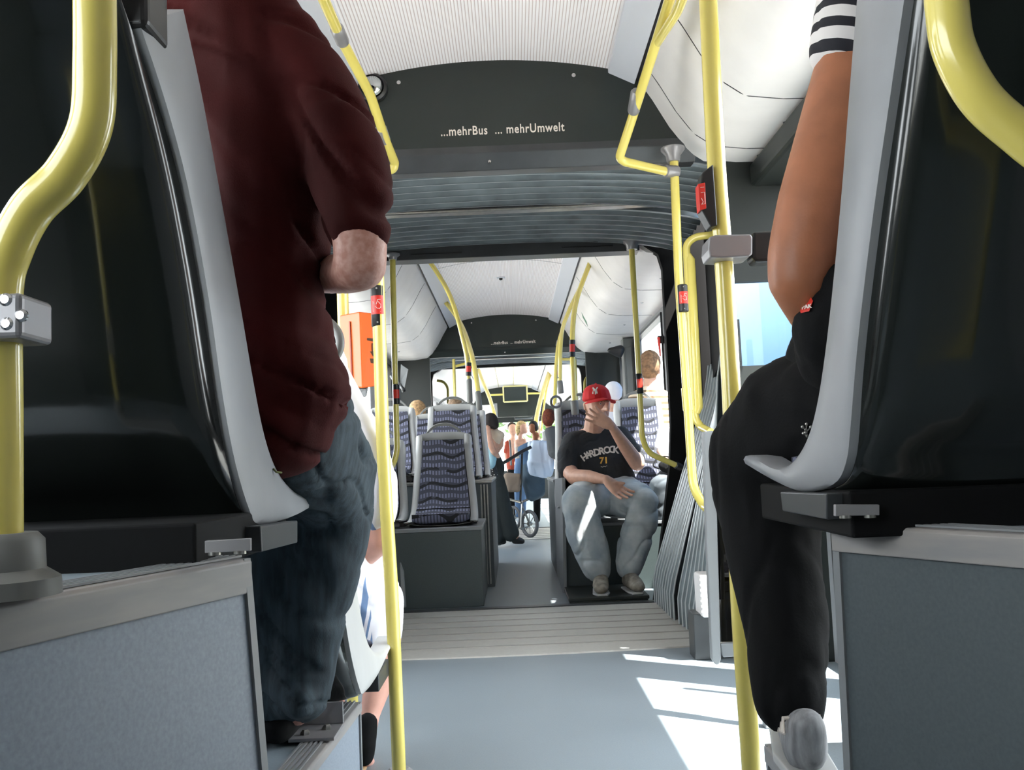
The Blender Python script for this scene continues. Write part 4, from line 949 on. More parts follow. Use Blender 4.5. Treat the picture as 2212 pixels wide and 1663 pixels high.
hull(b, [Bp(620, 740, Y, 75), Bp(690, 790, Y, 62), Bp(640, 1100, Y, 110), Bp(640, 1000, Y, 110)])
hull(b, [Bp(640, 1000, Y, 110), Bp(690, 1140, Y, 95), Bp(600, 1150, Y, 100)])
blob('shirt', b, whitecloth, m2, .009, 5, creases(.008, 9, (1, 1, .5), 3))
b = MB(); chain(b, [Bp(698, 815, Y, 58), Bp(760, 930, Y-.02, 57), Bp(806, 1040, Y-.03, 53), Bp(814, 1095, Y-.03, 46), Bp(815, 1108, Y-.03, 42)])
blob('sleeve', b, bluestripes('sleeve_blue_stripes', .16, .42, .03, .385), m2, .007, 4, creases(.005, 10, (1, 1, .4), 5))
b = MB()
hull(b, [Bp(690, 1205, Y, 95), Bp(780, 1255, Y+.14, 70), Bp(812, 1300, Y+.2, 60)]); hull(b, [Bp(780, 1255, Y+.14, 70), Bp(813, 1300, Y+.20, 60), Bp(825, 1362, Y+.18, 42), Bp(800, 1372, Y+.14, 42)])
hull(b, [Bp(640, 1205, Y, 85), Bp(740, 1300, Y+.26, 62)])
blob('shorts', b, bluestripes('shorts_blue_stripes', .15, -.25, .02, 9., .022), m2, .008, 4, creases(.007, 9, (1, 1, .6), 8))
q = MB(); chain(q, [Bp(794, 1562, Y+.07, 22), Bp(789, 1610, Y+.05, 23), Bp(786, 1632, Y+.05, 22)]); blob('boot', q, blackcloth, m2, .006, 4)
q = MB(); q.prism([P(770, 1652, Y+.02), P(785, 1664, Y+.02), P(822, 1642, Y+.22), P(812, 1632, Y+.22)], (0, 0, -.012)); q.build('sandal_sole', mat('tan_leather_sole', (186, 150, 112), .6), m2, bevel=.003)

# ---- passenger with striped sleeve and black trousers (right)
m3 = thing('person', 'person with black-and-white striped sleeve, bare arm and black trousers on the near right seat', 'person', V((.60, 1.5, .70)))
b = MB(); Y = 1.50
hull(b, [Bp(1980, -420, Y, 92), Bp(1980, -380, Y, 88)]); chain(b, [Bp(1985, -300, Y, 50), Bp(1990, -150, Y, 60)])
hull(b, [Bp(1900, -40, Y, 90), Bp(2080, -40, Y, 90), Bp(1960, 500, Y, 130), Bp(1960, 850, Y, 140)])
chain(b, [Bp(1868, -30, Y, 84), Bp(1840, 140, Y-.01, 80), Bp(1800, 300, Y-.02, 84), Bp(1757, 450, Y-.03, 82), Bp(1733, 545, Y-.03, 76), Bp(1727, 600, Y-.03, 70), Bp(1738, 640, Y-.02, 58), Bp(1765, 700, Y+.05, 48), Bp(1830, 770, Y+.22, 40)])
hand(b, P(1830, 770, Y+.22), P(1780, 860, Y+.34)-P(1830, 770, Y+.22), (-.6, -.3, .7), .17)
chain(b, [Bp(1850, 920, Y+.05, 110), Bp(1665, 990, Y+.24, 66), Bp(1690, 1300, Y+.16, 36), Bp(1722, 1560, Y+.07, 30)])
chain(b, [Bp(1960, 920, Y+.05, 110), Bp(1900, 1000, Y+.34, 80), Bp(1900, 1300, Y+.25, 48), Bp(1900, 1540, Y+.2, 34)])
hull(b, [Bp(1724, 1590, Y+.03, 30), Bp(1745, 1610, Y+.1, 26)])
blob('body', b, skintan, m3, .008, 6)
bw = stripe_mat('black_white_stripes', 'Z', .0385, .46, (226, 222, 220), (30, 30, 38), .85, .012, ('X', .42))
b = MB()
chain(b, [Bp(1900, -60, Y, 112), Bp(1868, 20, Y, 106), Bp(1842, 98, Y-.01, 92)])
hull(b, [Bp(1842, 98, Y-.01, 92), Bp(1775, 130, Y-.01, 22), Bp(1850, 150, Y-.02, 26), Bp(1885, 120, Y, 60)])
hull(b, [Bp(1900, -60, Y, 112), Bp(2080, -60, Y, 110), Bp(1980, 420, Y, 140)])
blob('striped_top', b, bw, m3, .008, 4, creases(.005, 9, (1, 1, .5), 11))
b = MB()
hull(b, [Bp(1875, 600, Y+.02, 96), Bp(1960, 600, Y, 140), Bp(1880, 780, Y+.05, 140), Bp(1960, 800, Y, 150)])
hull(b, [Bp(1835, 640, Y-.05, 78), Bp(1806, 715, Y-.03, 98), Bp(1850, 780, Y, 120)])
hull(b, [Bp(1850, 700, Y+.05, 112), Bp(1870, 800, Y+.05, 150), Bp(1800, 790, Y+.08, 102)])
blob('dark_jumper_round_waist', b, blackcloth, m3, .009, 4, creases(.005, 8, (1, 1, 1), 13))
b = MB()
hull(b, [Bp(1830, 880, Y+.06, 150), Bp(1960, 900, Y+.02, 160), Bp(1700, 880, Y+.14, 108), Bp(1655, 975, Y+.22, 118)])
chain(b, [Bp(1655, 975, Y+.22, 122), Bp(1652, 1060, Y+.22, 112), Bp(1672, 1200, Y+.18, 102), Bp(1695, 1350, Y+.14, 88), Bp(1703, 1450, Y+.10, 80), Bp(1708, 1510, Y+.08, 74)])
hull(b, [Bp(1708, 1500, Y+.08, 72), Bp(1720, 1530, Y+.07, 60)])
hull(b, [Bp(1960, 920, Y+.05, 150), Bp(1900, 1010, Y+.40, 100)]); chain(b, [Bp(1900, 1010, Y+.40, 100), Bp(1905, 1500, Y+.32, 62)])
blob('trousers', b, blackcloth, m3, .009, 4, creases(.006, 7, (1, 1, .5), 17))
b = MB(); snk = mat('grey_sneaker', (118, 118, 120), .7, c2=(158, 158, 160), vs=70, stretch=(1, 1, .3))
c = P(1738, 1612, 1.50); c.z = .33
hull(b, [(c, V((.034, .045, .042))), (c+V((.012, .05, -.005)), V((.034, .04, .036))), (c+V((.04, .19, -.022)), V((.032, .04, .022))), (c+V((0, -.02, .03)), V((.028, .03, .03)))])
sh = blob('sneaker', b, snk, m3, .005, 3)
q = MB(); q.prism([(c.x-.036, c.y-.045, .286), (c.x+.038, c.y-.045, .286), (c.x+.076, c.y+.22, .286), (c.x+.006, c.y+.235, .286), (c.x-.034, c.y+.06, .286)], (0, 0, .016)); q.build('sneaker_sole', rimlight, m3, bevel=.004)
q = MB()
for k in range(5): q.tube([c+V((-.038+.004*k, -.03+.026*k, .026-.006*k)), c+V((-.03+.006*k, .0+.026*k, .040-.005*k)), c+V((.03, .01+.026*k, .040-.005*k))], .0022, 6)
q.build('laces', labelw, m3)
# red and white woven label on the jumper, silver motif on the trousers
jb = bvh_of(bpy.data.objects['dark_jumper_round_waist'])
def flatdecal(pts, Y0, mt, nm, par, bvh, lift=.002):
    mb = MB(); vs = [P(x, y, Y0) for x, y in pts]; mb.add(vs, [list(range(len(vs)))])
    for i, p in enumerate(mb.v):
        d = (p-CAM).normalized(); h = bvh.ray_cast(CAM, d)
        if h[0] is not None: mb.v[i] = h[0]-d*lift
    return mb.build(nm, mt, par, smooth=False)
flatdecal([(1728, 672), (1735, 655), (1752, 642), (1756, 650), (1748, 672), (1730, 676)], 1.4, red, 'woven_label', m3, jb, .006)
tv = place_text('PAK', P(1732, 668, 1.36), (P(1754, 664, 1.36)-P(1732, 668, 1.36)), (0, 0, 1), width=S(22, 1.36), bold=.03); 
for i, p in enumerate(tv.v):
    d = (p-CAM).normalized(); h = jb.ray_cast(CAM, d)
    if h[0] is not None: tv.v[i] = h[0]-d*.008
tv.build('woven_lettering', labelw, m3, smooth=False)
tb_ = bvh_of(bpy.data.objects['trousers']); q = MB()
for seq in ([(1744, 942), (1741, 928), (1734, 922)], [(1741, 928), (1743, 916)], [(1741, 934), (1752, 922)], [(1744, 942), (1736, 936)]):
    pp = []
    for x, y in seq:
        d = (P(x, y, 1)-CAM).normalized(); h = tb_.ray_cast(CAM, d); pp.append(h[0]-d*.003 if h[0] is not None else P(x, y, 1.5))
    q.tube(pp, .0012, 6); [q.ball(p, .0028, 8, 6) for p in pp]
q.build('silver_motif', steel, m3)
# ================================================================== CAP WEARER
def proj_text(s, px, py, hpx, Y, bvh, mt, nm, par, rot=0., bold=.0, xs=1., lift=.003):
    vs, fs = text_mb(s, 1., .0, 1., bold); xm = (max(v.x for v in vs)+min(v.x for v in vs))/2; ym = (max(v.y for v in vs)+min(v.y for v in vs))/2; k = hpx/.7
    c_, s_ = math.cos(rot), math.sin(rot); mb = MB(); out = []
    for v in vs:
        a, b = (v.x-xm)*k*xs, (v.y-ym)*k; x, y = px+a*c_-b*s_, py-(a*s_+b*c_)
        p = P(x, y, Y); d = (p-CAM).normalized(); h = bvh.ray_cast(CAM, d); out.append(h[0]-d*lift if h[0] is not None else p)
    mb.add(out, fs); return mb.build(nm, mt, par, smooth=False)
def eye(par, px, py, Y, r=.0062):
    c = P(px, py, Y); e = MB().ball(c, r, 12, 8).build('eye', mat('eye_white', (222, 214, 208), .2), par)
    MB().ball(c+V((0, -r*.72, 0)), r*.5, 10, 6).build('iris', mat('dark_iris', (40, 32, 28), .2), e)

cm = thing('person', 'person in red cap, charcoal T-shirt and baggy light jeans sitting with hand over mouth', 'person', P(1315, 1284, 5.5))
cm.location.z = .035
b = MB()
hull(b, [Bp(1290, 862, 5.82, 27, 1.1, 1.0), Bp(1294, 893, 5.80, 22, 1.1, 1.0), Bp(1292, 872, 5.86, 27, 1.2)])       # skull and jaw
hull(b, [Bp(1298, 905, 5.77, 12), Bp(1290, 896, 5.82, 20), Bp(1306, 893, 5.75, 10)])
hull(b, [Bp(1311, 872, 5.70, 3.2), Bp(1313, 884, 5.675, 4.4), Bp(1304, 884, 5.72, 4)])                           # nose
hull(b, [Bp(1298, 866, 5.725, 3.4), Bp(1316, 865, 5.735, 3.2)])                                                    # brow
hull(b, [Bp(1263, 874, 5.83, 4, .8, 1.4), Bp(1264, 884, 5.83, 3, .8, 1)])                                          # ear
chain(b, [Bp(1285, 905, 5.86, 21), Bp(1284, 930, 5.90, 24)])
hull(b, [Bp(1240, 958, 5.92, 22), Bp(1342, 948, 5.92, 22), Bp(1290, 1040, 5.92, 44), Bp(1290, 940, 5.93, 26)])
# arm across the lap
wl = P(1309, 1035, 5.50)
chain(b, [Bp(1236, 962, 5.88, 19), Bp(1228, 1015, 5.78, 17), Bp(1240, 1030, 5.70, 17), Bp(1272, 1030, 5.60, 15), Bp(1304, 1035, 5.51, 10)])
hand(b, wl, V((.62, -.35, -.62)), V((-.35, 1.0, -.5)), .20, curls=(.25, .3, .3, .35), spread=.14, thumb=-1, tdir=(.95, -.1, .12))
# arm up to the mouth
w2 = P(1323, 921, 5.58)
chain(b, [Bp(1345, 955, 5.90, 20), Bp(1370, 985, 5.80, 20), Bp(1376, 1000, 5.72, 17), Bp(1352, 966, 5.66, 15), Bp(1325, 926, 5.60, 10)])
hand(b, w2, P(1281, 896, 5.60)-w2, V((-.25, 1, .0)), .185, curls=(.18, .2, .22, .25), spread=.17, thumb=1, tdir=(.05, .25, .9))
chain(b, [Bp(1280, 1062, 5.85, 32), Bp(1254, 1092, 5.50, 17), Bp(1288, 1235, 5.46, 13)]); chain(b, [Bp(1330, 1062, 5.85, 32), Bp(1386, 1096, 5.50, 17), Bp(1358, 1235, 5.46, 13)])
bo = blob('body', b, skin, cm, .0048, 4)
eye(cm, 1310, 871.5, 5.712); eye(cm, 1297, 872, 5.712)
q = MB(); q.tube([P(1304, 867, 5.70), P(1310, 865.5, 5.695), P(1316, 867, 5.71)], .002, 6); q.tube([P(1291, 868, 5.715), P(1297, 866, 5.705), P(1301, 868, 5.705)], .002, 6); q.build('eyebrows', mat('light_brown_hair', (128, 92, 62), .8), cm)
q = MB(); hull(q, [Bp(1290, 866, 5.85, 29, 1.15, .8), Bp(1288, 884, 5.91, 24, .9, .9)]); blob('hair', q, mat('light_brown_hair', (128, 92, 62), .8), cm, .006, 3)
cap = MB()
hull(cap, [Bp(1288, 850, 5.82, 29.5, 1.15, .62), Bp(1289, 862, 5.83, 32, 1.2, .30), Bp(1287, 846, 5.83, 27, 1.1, .62)])
co_ = blob('cap', cap, mat('red_wool_cap', (206, 26, 30), .8, bump=.15, bs=300), cm, .005, 3)
n = 14; rs = []
for k in range(n+1):                         # curved peak
    a = -1.25+2.5*k/n; c0 = P(1290, 866, 5.80); dirv = V((math.sin(a+.35), -math.cos(a+.35), 0)); 
    inn = c0+V((dirv.x*.080, dirv.y*.095, .002-.012*abs(a))); ou = c0+V((dirv.x*.105, dirv.y*.105, 0))+V((.35, -.94, 0))*.052*math.cos(a*1.2)+V((0, 0, -.004-.014*abs(a)))
    rs.append([inn, ou, ou+V((0, 0, .006)), inn+V((0, 0, .012))])
m = MB(); m.rings(rs); m.build('peak', mat('red_wool_cap', (206, 26, 30), .8), co_, angle=50)
MB().ball(P(1287, 829.5, 5.83), .007, 10, 6).build('top_button', MATS['red_wool_cap'], co_)
cb = bvh_of(co_)
proj_text('N', 1285, 844.5, 11, 5.7, cb, labelw, 'embroidered_letter', co_, rot=.04, bold=.03, xs=1.05); proj_text('Y', 1286, 844, 15, 5.7, cb, labelw, 'embroidered_letter', co_, rot=.04, bold=.02, xs=.9, lift=.004)
b = MB()
hull(b, [Bp(1240, 958, 5.90, 27), Bp(1338, 947, 5.90, 27), Bp(1262, 1010, 5.86, 36), Bp(1320, 1010, 5.86, 38)])
hull(b, [Bp(1262, 1010, 5.86, 36), Bp(1320, 1010, 5.86, 40), Bp(1256, 1046, 5.82, 34), Bp(1338, 1044, 5.82, 38)])
chain(b, [Bp(1238, 960, 5.89, 27), Bp(1229, 985, 5.84, 26), Bp(1226, 1012, 5.79, 23)]); hull(b, [Bp(1229, 1000, 5.84, 22), Bp(1224, 1046, 5.86, 16)])
chain(b, [Bp(1340, 950, 5.89, 26), Bp(1360, 975, 5.84, 25), Bp(1372, 990, 5.78, 22)])
hull(b, [Bp(1266, 928, 5.93, 12), Bp(1284, 936, 5.92, 20), Bp(1308, 928, 5.93, 12)])
ts = blob('tshirt', b, blacktee, cm, .006, 4, creases(.007, 9, (1.2, 1, .8), 21))
tsb = bvh_of(ts)
for ch, u, v, r in (('H', 274, 622, .62), ('A', 299, 606, .35), ('R', 330, 596, .22), ('D', 364, 587, .16), ('R', 400, 578, .12), ('O', 437, 571, .06), ('C', 472, 567, -.02), ('K', 505, 570, -.1)):
    proj_text(ch, 1180+u*.3007, 800+v*.3006, 14.5, 5.7, tsb, labelw, 'printed_letter', ts, rot=r, bold=.035, xs=.95, lift=.008)
proj_text('71', 1303, 994.5, 13, 5.7, tsb, mat('golden_print', (226, 172, 74), .6), 'printed_number', ts, rot=.05, bold=.03, xs=1.05, lift=.012)
q = MB()
for k in range(5): 
    d = (P(1299+2.8*k, 1008-.4*k+(k % 2), 5.7)-CAM).normalized(); hh = tsb.ray_cast(CAM, d)
    if hh[0] is not None: q.ball(hh[0]-d*.002, (.004, .0015, .0022), 8, 6)
if q.v: q.build('printed_script', labelw, ts)
b = MB()
hull(b, [Bp(1275, 1066, 5.86, 46), Bp(1335, 1066, 5.86, 46), Bp(1262, 1078, 5.56, 36), Bp(1250, 1082, 5.50, 32)])
hull(b, [Bp(1275, 1066, 5.86, 40), Bp(1335, 1064, 5.86, 46), Bp(1378, 1080, 5.56, 36), Bp(1392, 1085, 5.50, 31)])
chain(b, [Bp(1250, 1084, 5.50, 34), Bp(1259, 1130, 5.49, 40), Bp(1272, 1175, 5.48, 39), Bp(1285, 1212, 5.46, 34), Bp(1288, 1228, 5.46, 29)])
chain(b, [Bp(1391, 1088, 5.50, 31), Bp(1382, 1130, 5.49, 35), Bp(1369, 1175, 5.48, 34), Bp(1361, 1212, 5.46, 30), Bp(1360, 1222, 5.46, 27)])
def jfold(c, n):
    q = V((c.x*4+c.z*3, c.y*5, c.z*7-c.x*3)); q += noise.noise_vector(q*.7)
    a = noise.noise(q); return max(-.005, .012*a-.010*math.exp(-(a/.1)**2)+.004)
blob('jeans', b, ltdenim, cm, .007, 4, jfold)
shoe_m = mat('worn_beige_trainer', (158, 150, 136), .7, c2=(112, 104, 94), vs=30)
for px, dx in ((1298, -.01), (1360, .02)):
    c = P(px, 1252, 5.44); c.z = .105; q = MB()
    hull(q, [(c, V((.042, .05, .050))), (c+V((dx, -.09, -.022)), V((.046, .05, .038))), (c+V((dx*1.4, -.15, -.034)), V((.040, .035, .026))), (c+V((0, .07, -.02)), V((.038, .04, .04)))])
    s_ = blob('shoe', q, shoe_m, cm, .006, 3)
    m = MB(); m.prism([c+V((-.04, .1, -.058)), c+V((.04, .1, -.058)), c+V((.048+dx, -.1, -.058)), c+V((.03+dx, -.18, -.058)), c+V((-.03+dx, -.18, -.058)), c+V((-.048+dx, -.1, -.058))], (0, 0, -.012)); m.build('sole', rimlight, s_, bevel=.004)
    m = MB(); [m.tube([c+V((-.02+dx, -.05-.022*k, .010-.011*k)), c+V((0+dx, -.055-.022*k, .018-.011*k)), c+V((.02+dx, -.05-.022*k, .010-.011*k))], .003, 6) for k in range(4)]; m.build('laces', labelw, s_)

# ================================================================== OTHER PASSENGERS AND THE PUSHCHAIR
hairm = lambda n, c: mat(n, c, .8, var=.3, vs=50, bump=.5, bs=150)
def person(label, Y, parts, z=None, foot=None):
    """parts: (name, material, [chains / hulls of px balls], fold amplitude)"""
    f = foot or (1100, 1100); t = thing('person', label, 'person', P(f[0], f[1], Y))
    if z is not None: t.location.z = z
    for nm, mt, groups, amp in parts:
        b = MB()
        for g in groups:
            k, balls = g[0], [Bp(*((q[0], q[1], Y+(q[3] if len(q) > 3 else 0), q[2])+tuple(q[4:]))) for q in g[1:]]
            (hull if k == 'h' else chain)(b, balls)
        blob(nm, b, mt, t, .0085, 3, creases(amp, 9, (1, 1, .7), Y) if amp else None)
    return t
stripeshirt = stripe_mat('beige_brown_stripes', 'Z', .045, .4, (226, 206, 180), (120, 98, 76), .85)
person('short-haired person in striped beige shirt seen from behind, next to the right-hand window', 6.72, [
    ('body', skin, [('h', (1405, 790, 21, 0, 1.1, 1.15), (1404, 800, 18)), ('h', (1424, 801, 3.5, 0, .7, 1.4), (1423, 806, 3)), ('c', (1404, 815, 14), (1403, 840, 16)), ('h', (1375, 862, 14), (1432, 860, 14), (1404, 1010, 34)), ('c', (1375, 864, 12), (1368, 930, 11), (1385, 980, 9, .2)), ('c', (1434, 864, 12), (1442, 930, 11), (1420, 980, 9, .2)), ('c', (1390, 1020, 22), (1390, 1035, 20, .42), (1390, 1120, 14, .42)), ('c', (1420, 1020, 22), (1424, 1035, 20, .42), (1424, 1120, 14, .42))], 0),
    ('hair', hairm('ginger_brown_hair', (150, 112, 80)), [('h', (1404, 782, 24, .02, 1.1, 1.12), (1403, 793, 23, -.02, 1, 1.1), (1403, 806, 17, -.01))], .002),
    ('shirt', stripeshirt, [('h', (1374, 864, 19), (1434, 862, 19), (1404, 850, 22), (1404, 1000, 40)), ('c', (1374, 866, 18), (1369, 915, 16)), ('c', (1434, 864, 18), (1441, 915, 16))], .006)], foot=(1404, 1040))
person('person with white round hat sitting behind the red cap', 7.6, [
    ('body', skin, [('h', (1325, 852, 15, 0, 1.1, 1.2),), ('c', (1325, 868, 9), (1325, 885, 11)), ('h', (1305, 900, 12), (1345, 900, 12), (1325, 1000, 26))], 0),
    ('hat', whitecloth, [('h', (1325, 843, 20, 0, 1.1, 1), (1325, 852, 19, 0, 1.1, .8))], 0),
    ('shirt', whitecloth, [('h', (1303, 902, 15), (1347, 902, 15), (1325, 1000, 30))], .004)], foot=(1325, 1020))
# bag and grey-trousered lap by the window
bagp = person('person in white top and grey trousers at the right window, beside the black portal', 6.15, [
    ('body', skin, [('h', (1462, 872, 19, 0, 1.1, 1.2), (1463, 884, 16)), ('c', (1464, 898, 11), (1465, 915, 13)), ('h', (1434, 935, 12), (1470, 935, 12), (1452, 1010, 24)), ('c', (1438, 938, 11), (1428, 975, 10, -.1), (1440, 1000, 8, -.28))], 0),
    ('hair', hairm('dark_brown_hair', (60, 44, 36)), [('h', (1463, 864, 21, .03, 1.1, 1.05), (1466, 878, 17, .05))], 0),
    ('white_top', whitecloth, [('h', (1434, 936, 16), (1472, 936, 15), (1452, 1005, 32)), ('c', (1434, 938, 15), (1426, 968, 14, -.08))], .007),
    ('trousers', mat('grey_trousers', (84, 90, 96), .85, var=.1), [('h', (1455, 1030, 28), (1428, 1048, 22, -.35), (1470, 1050, 22, -.35)), ('c', (1426, 1050, 22, -.35), (1430, 1160, 15, -.33)), ('c', (1470, 1052, 22, -.35), (1470, 1160, 15, -.33))], .008)], foot=(1455, 1060))
bg_ = thing('shoulder_bag', 'black shoulder bag on the grey-trousered lap by the right window', 'bag', P(1445, 1020, 5.82))
q = MB(); hull(q, [Bp(1432, 1006, 5.84, 10), Bp(1462, 1000, 5.86, 11), Bp(1450, 1014, 5.80, 10)]); blob('bag_body', q, blackcloth, bg_, .007, 3, creases(.006, 14)); q = MB(); q.tube(smooth_path([P(1424, 1012, 5.8), P(1412, 1006, 5.8), P(1420, 990, 5.84), P(1440, 986, 5.86), P(1456, 994, 5.86)]), .005, 8); q.build('strap', blackcloth, bg_)

# bending passenger in the aisle
skirt = N('black_white_print'); vv_ = skirt.n('TexVoronoi'); vv_.inputs['Scale'].default_value = 42; skirt.link(skirt.obj, vv_.inputs['Vector']); skirt.link(skirt.mix(skirt.math('LESS_THAN', vv_.outputs['Distance'], .22), rgb((28, 28, 30)), rgb((196, 192, 186))), skirt.b.inputs['Base Color'])
bw_ = person('dark-haired person in cream top bending over the pushchair, left of the aisle', 8.95, [
    ('body', skin, [('h', (1062, 912, 12, -.05, 1, 1.15), (1068, 918, 9, -.05)), ('c', (1060, 920, 8), (1056, 935, 9)), ('h', (1054, 930, 12), (1072, 945, 12), (1060, 985, 14)), ('c', (1052, 926, 8, -.1), (1058, 955, 7.5, -.12), (1066, 975, 6.5, -.1), (1078, 992, 5)), ('c', (1082, 945, 7), (1082, 962, 6), (1074, 975, 5)), ('c', (1068, 1010, 12), (1085, 1090, 10), (1112, 1158, 7)), ('h', (1112, 1160, 6), (1122, 1168, 6))], 0),
    ('hair', hairm('black_hair', (34, 26, 24)), [('h', (1060, 908, 16, -.06, 1, 1.05), (1051, 904, 9), (1068, 918, 10, -.07)),], .002),
    ('top', mat('cream_top', (222, 202, 178), .85, var=.05), [('h', (1056, 926, 11), (1074, 942, 14), (1068, 958, 12)), ('h', (1066, 942, 14), (1074, 968, 7), (1082, 940, 8))], .004),
    ('blue_cloth', mat('pale_blue_cloth', (158, 200, 214), .85), [('h', (1058, 968, 8, -.05), (1062, 992, 11, -.05), (1060, 1004, 11, -.05))], .003),
    ('printed_skirt', skirt.m, [('h', (1064, 1008, 11, -.03), (1068, 1030, 11, -.03), (1072, 1052, 7, -.03), (1062, 1046, 9, -.03))], .003),
    ('trousers', mat('black_green_cloth', (32, 38, 38), .85), [('h', (1064, 985, 14), (1078, 1010, 13), (1072, 1040, 13)), ('c', (1074, 1035, 16), (1084, 1075, 17), (1095, 1120, 17), (1103, 1152, 18)), ('c', (1068, 1035, 14), (1072, 1090, 14), (1078, 1162, 13))], .006),
    ('shoe', mat('black_leather', (28, 26, 26), .3), [('h', (1112, 1168, 7), (1128, 1169, 6), (1120, 1166, 7)), ('h', (1074, 1170, 7), (1088, 1170, 6))], 0)], foot=(1098, 1176))
# pushchair
Y = 9.55; pc = thing('pushchair', 'pushchair with light blue blanket over its dark blue hood in the aisle', 'pushchair', P(1140, 1161, Y))
pc.location.z = 0
def wheel(px, py, r, Yw, name='wheel'):
    c = P(px, py, Yw); m = MB(); ax = V((.8, .6, 0)).normalized(); u = V((0, 0, 1)); w = ax.cross(u); R = S(r, Yw)
    m.tube([c+(u*math.cos(2*math.pi*k/32)+w*math.sin(2*math.pi*k/32))*R for k in range(32)], R*.15, 10, loop=True); wh = m.build(name, mat('grey_tyre', (92, 92, 94), .6), pc)
    m = MB()
    for k in range(8): a = 2*math.pi*k/8; m.tube([c, c+(u*math.cos(a)+w*math.sin(a))*R*.9], R*.035, 6)
    m.lathe(c-ax*.02, [(R*.16, 0), (R*.16, .04)], axis=ax, seg=12); m.build('spokes', steel, wh)
ax = V((.8, .6, 0))
wheel(1144, 1131, 26, Y); wheel(1076, 1155, 20, Y-.55); wheel(1110, 1118, 22, Y+.15)
q = MB(); q.tube([P(1122, 1080, Y), P(1131, 1100, Y), P(1144, 1131, Y)], .010, 8); q.tube([P(1086, 1075, Y-.3), P(1125, 1085, Y), P(1150, 1075, Y)], .012, 8); q.tube([P(1125, 1143, Y-.05), P(1144, 1136, Y)], .008, 8); q.tube([P(1128, 1082, Y), P(1124, 1140, Y-.05), P(1080, 1160, Y-.5)], .010, 8); q.build('chassis', steel, pc)
q = MB(); q.tube(smooth_path([P(1082, 1003, Y-.35), P(1104, 990, Y-.32), P(1128, 975, Y-.28), P(1146, 966, Y-.2)]), .017, 10); q.tube([P(1128, 976, Y-.28), P(1126, 1040, Y-.1), P(1124, 1082, Y)], .011, 8); q.build('push_handle', blk, pc)
q = MB(); hull(q, [Bp(1128, 972, Y, 10), Bp(1150, 964, Y, 12), Bp(1168, 975, Y, 14), Bp(1146, 1015, Y, 16)]); blob('hood', q, mat('slate_blue_fabric', (70, 98, 128), .8), pc, .009, 3, creases(.006, 9))
q = MB(); hull(q, [Bp(1140, 1005, Y, 14), Bp(1163, 1030, Y, 14), Bp(1164, 1062, Y, 14), Bp(1150, 1070, Y, 13), Bp(1142, 1040, Y, 14)]); blob('seat_bag', q, mat('dark_slate_blue', (66, 84, 98), .8), pc, .009, 3, creases(.007, 8))
q = MB(); hull(q, [Bp(1096, 1030, Y-.1, 9), Bp(1120, 1030, Y-.1, 8), Bp(1100, 1056, Y-.1, 7), Bp(1117, 1056, Y-.1, 7)]); blob('basket', q, mat('taupe_fabric', (134, 118, 104), .8), pc, .009, 3, creases(.004, 10))
bl = thing('blanket', 'light blue blanket draped over the pushchair hood', 'blanket', P(1165, 1035, Y-.12)); q = MB()
hull(q, [Bp(1150, 960, Y-.12, 9), Bp(1178, 960, Y-.12, 9), Bp(1186, 975, Y-.12, 9), Bp(1150, 1005, Y-.14, 10), Bp(1188, 1000, Y-.14, 8)]); hull(q, [Bp(1150, 1000, Y-.14, 12), Bp(1188, 1000, Y-.14, 8), Bp(1150, 1018, Y-.14, 9), Bp(1188, 1026, Y-.14, 6), Bp(1172, 1026, Y-.14, 6)])
blob('cloth', q, mat('pale_blue_blanket', (206, 220, 240), .8), bl, .008, 2, creases(.020, 4.5, (1.6, 1, .4), 2))

# standing passengers ahead
Y = 13.6
rustp = person('short-haired person in rust-red T-shirt with a black strap standing ahead in the aisle', Y, [
    ('body', skin, [('h', (1107, 927, 10, 0, 1, 1.25), (1108, 934, 7.5)), ('c', (1108, 940, 5), (1108, 948, 6)), ('c', (1094, 958, 5), (1093, 985, 4), (1100, 1006, 3.5)), ('h', (1105, 955, 9), (1108, 1010, 12)), ('c', (1103, 1010, 8), (1103, 1110, 5)), ('c', (1114, 1010, 8), (1114, 1110, 5))], 0),
    ('hair', hairm('dark_brown_hair', (60, 44, 36)), [('h', (1106, 921, 10.5, .03, 1, .9), (1100, 926, 4))], 0),
    ('tshirt', mat('rust_red_cotton', (150, 56, 34), .85, var=.1), [('h', (1099, 957, 7), (1116, 957, 7), (1107, 1008, 13)), ('c', (1097, 958, 7), (1094, 975, 6.5))], .004),
    ('trousers', blackcloth, [('h', (1108, 1012, 12), (1103, 1030, 9), (1114, 1030, 9)), ('c', (1103, 1030, 9), (1103, 1112, 6)), ('c', (1114, 1030, 9), (1114, 1112, 6))], 0)], z=0)
q = MB(); q.tube([P(1101, 951, Y-.10), P(1103, 970, Y-.14), P(1104, 1005, Y-.14)], .014, 8); q.build('bag_strap', blk, rustp)
Y = 12.9
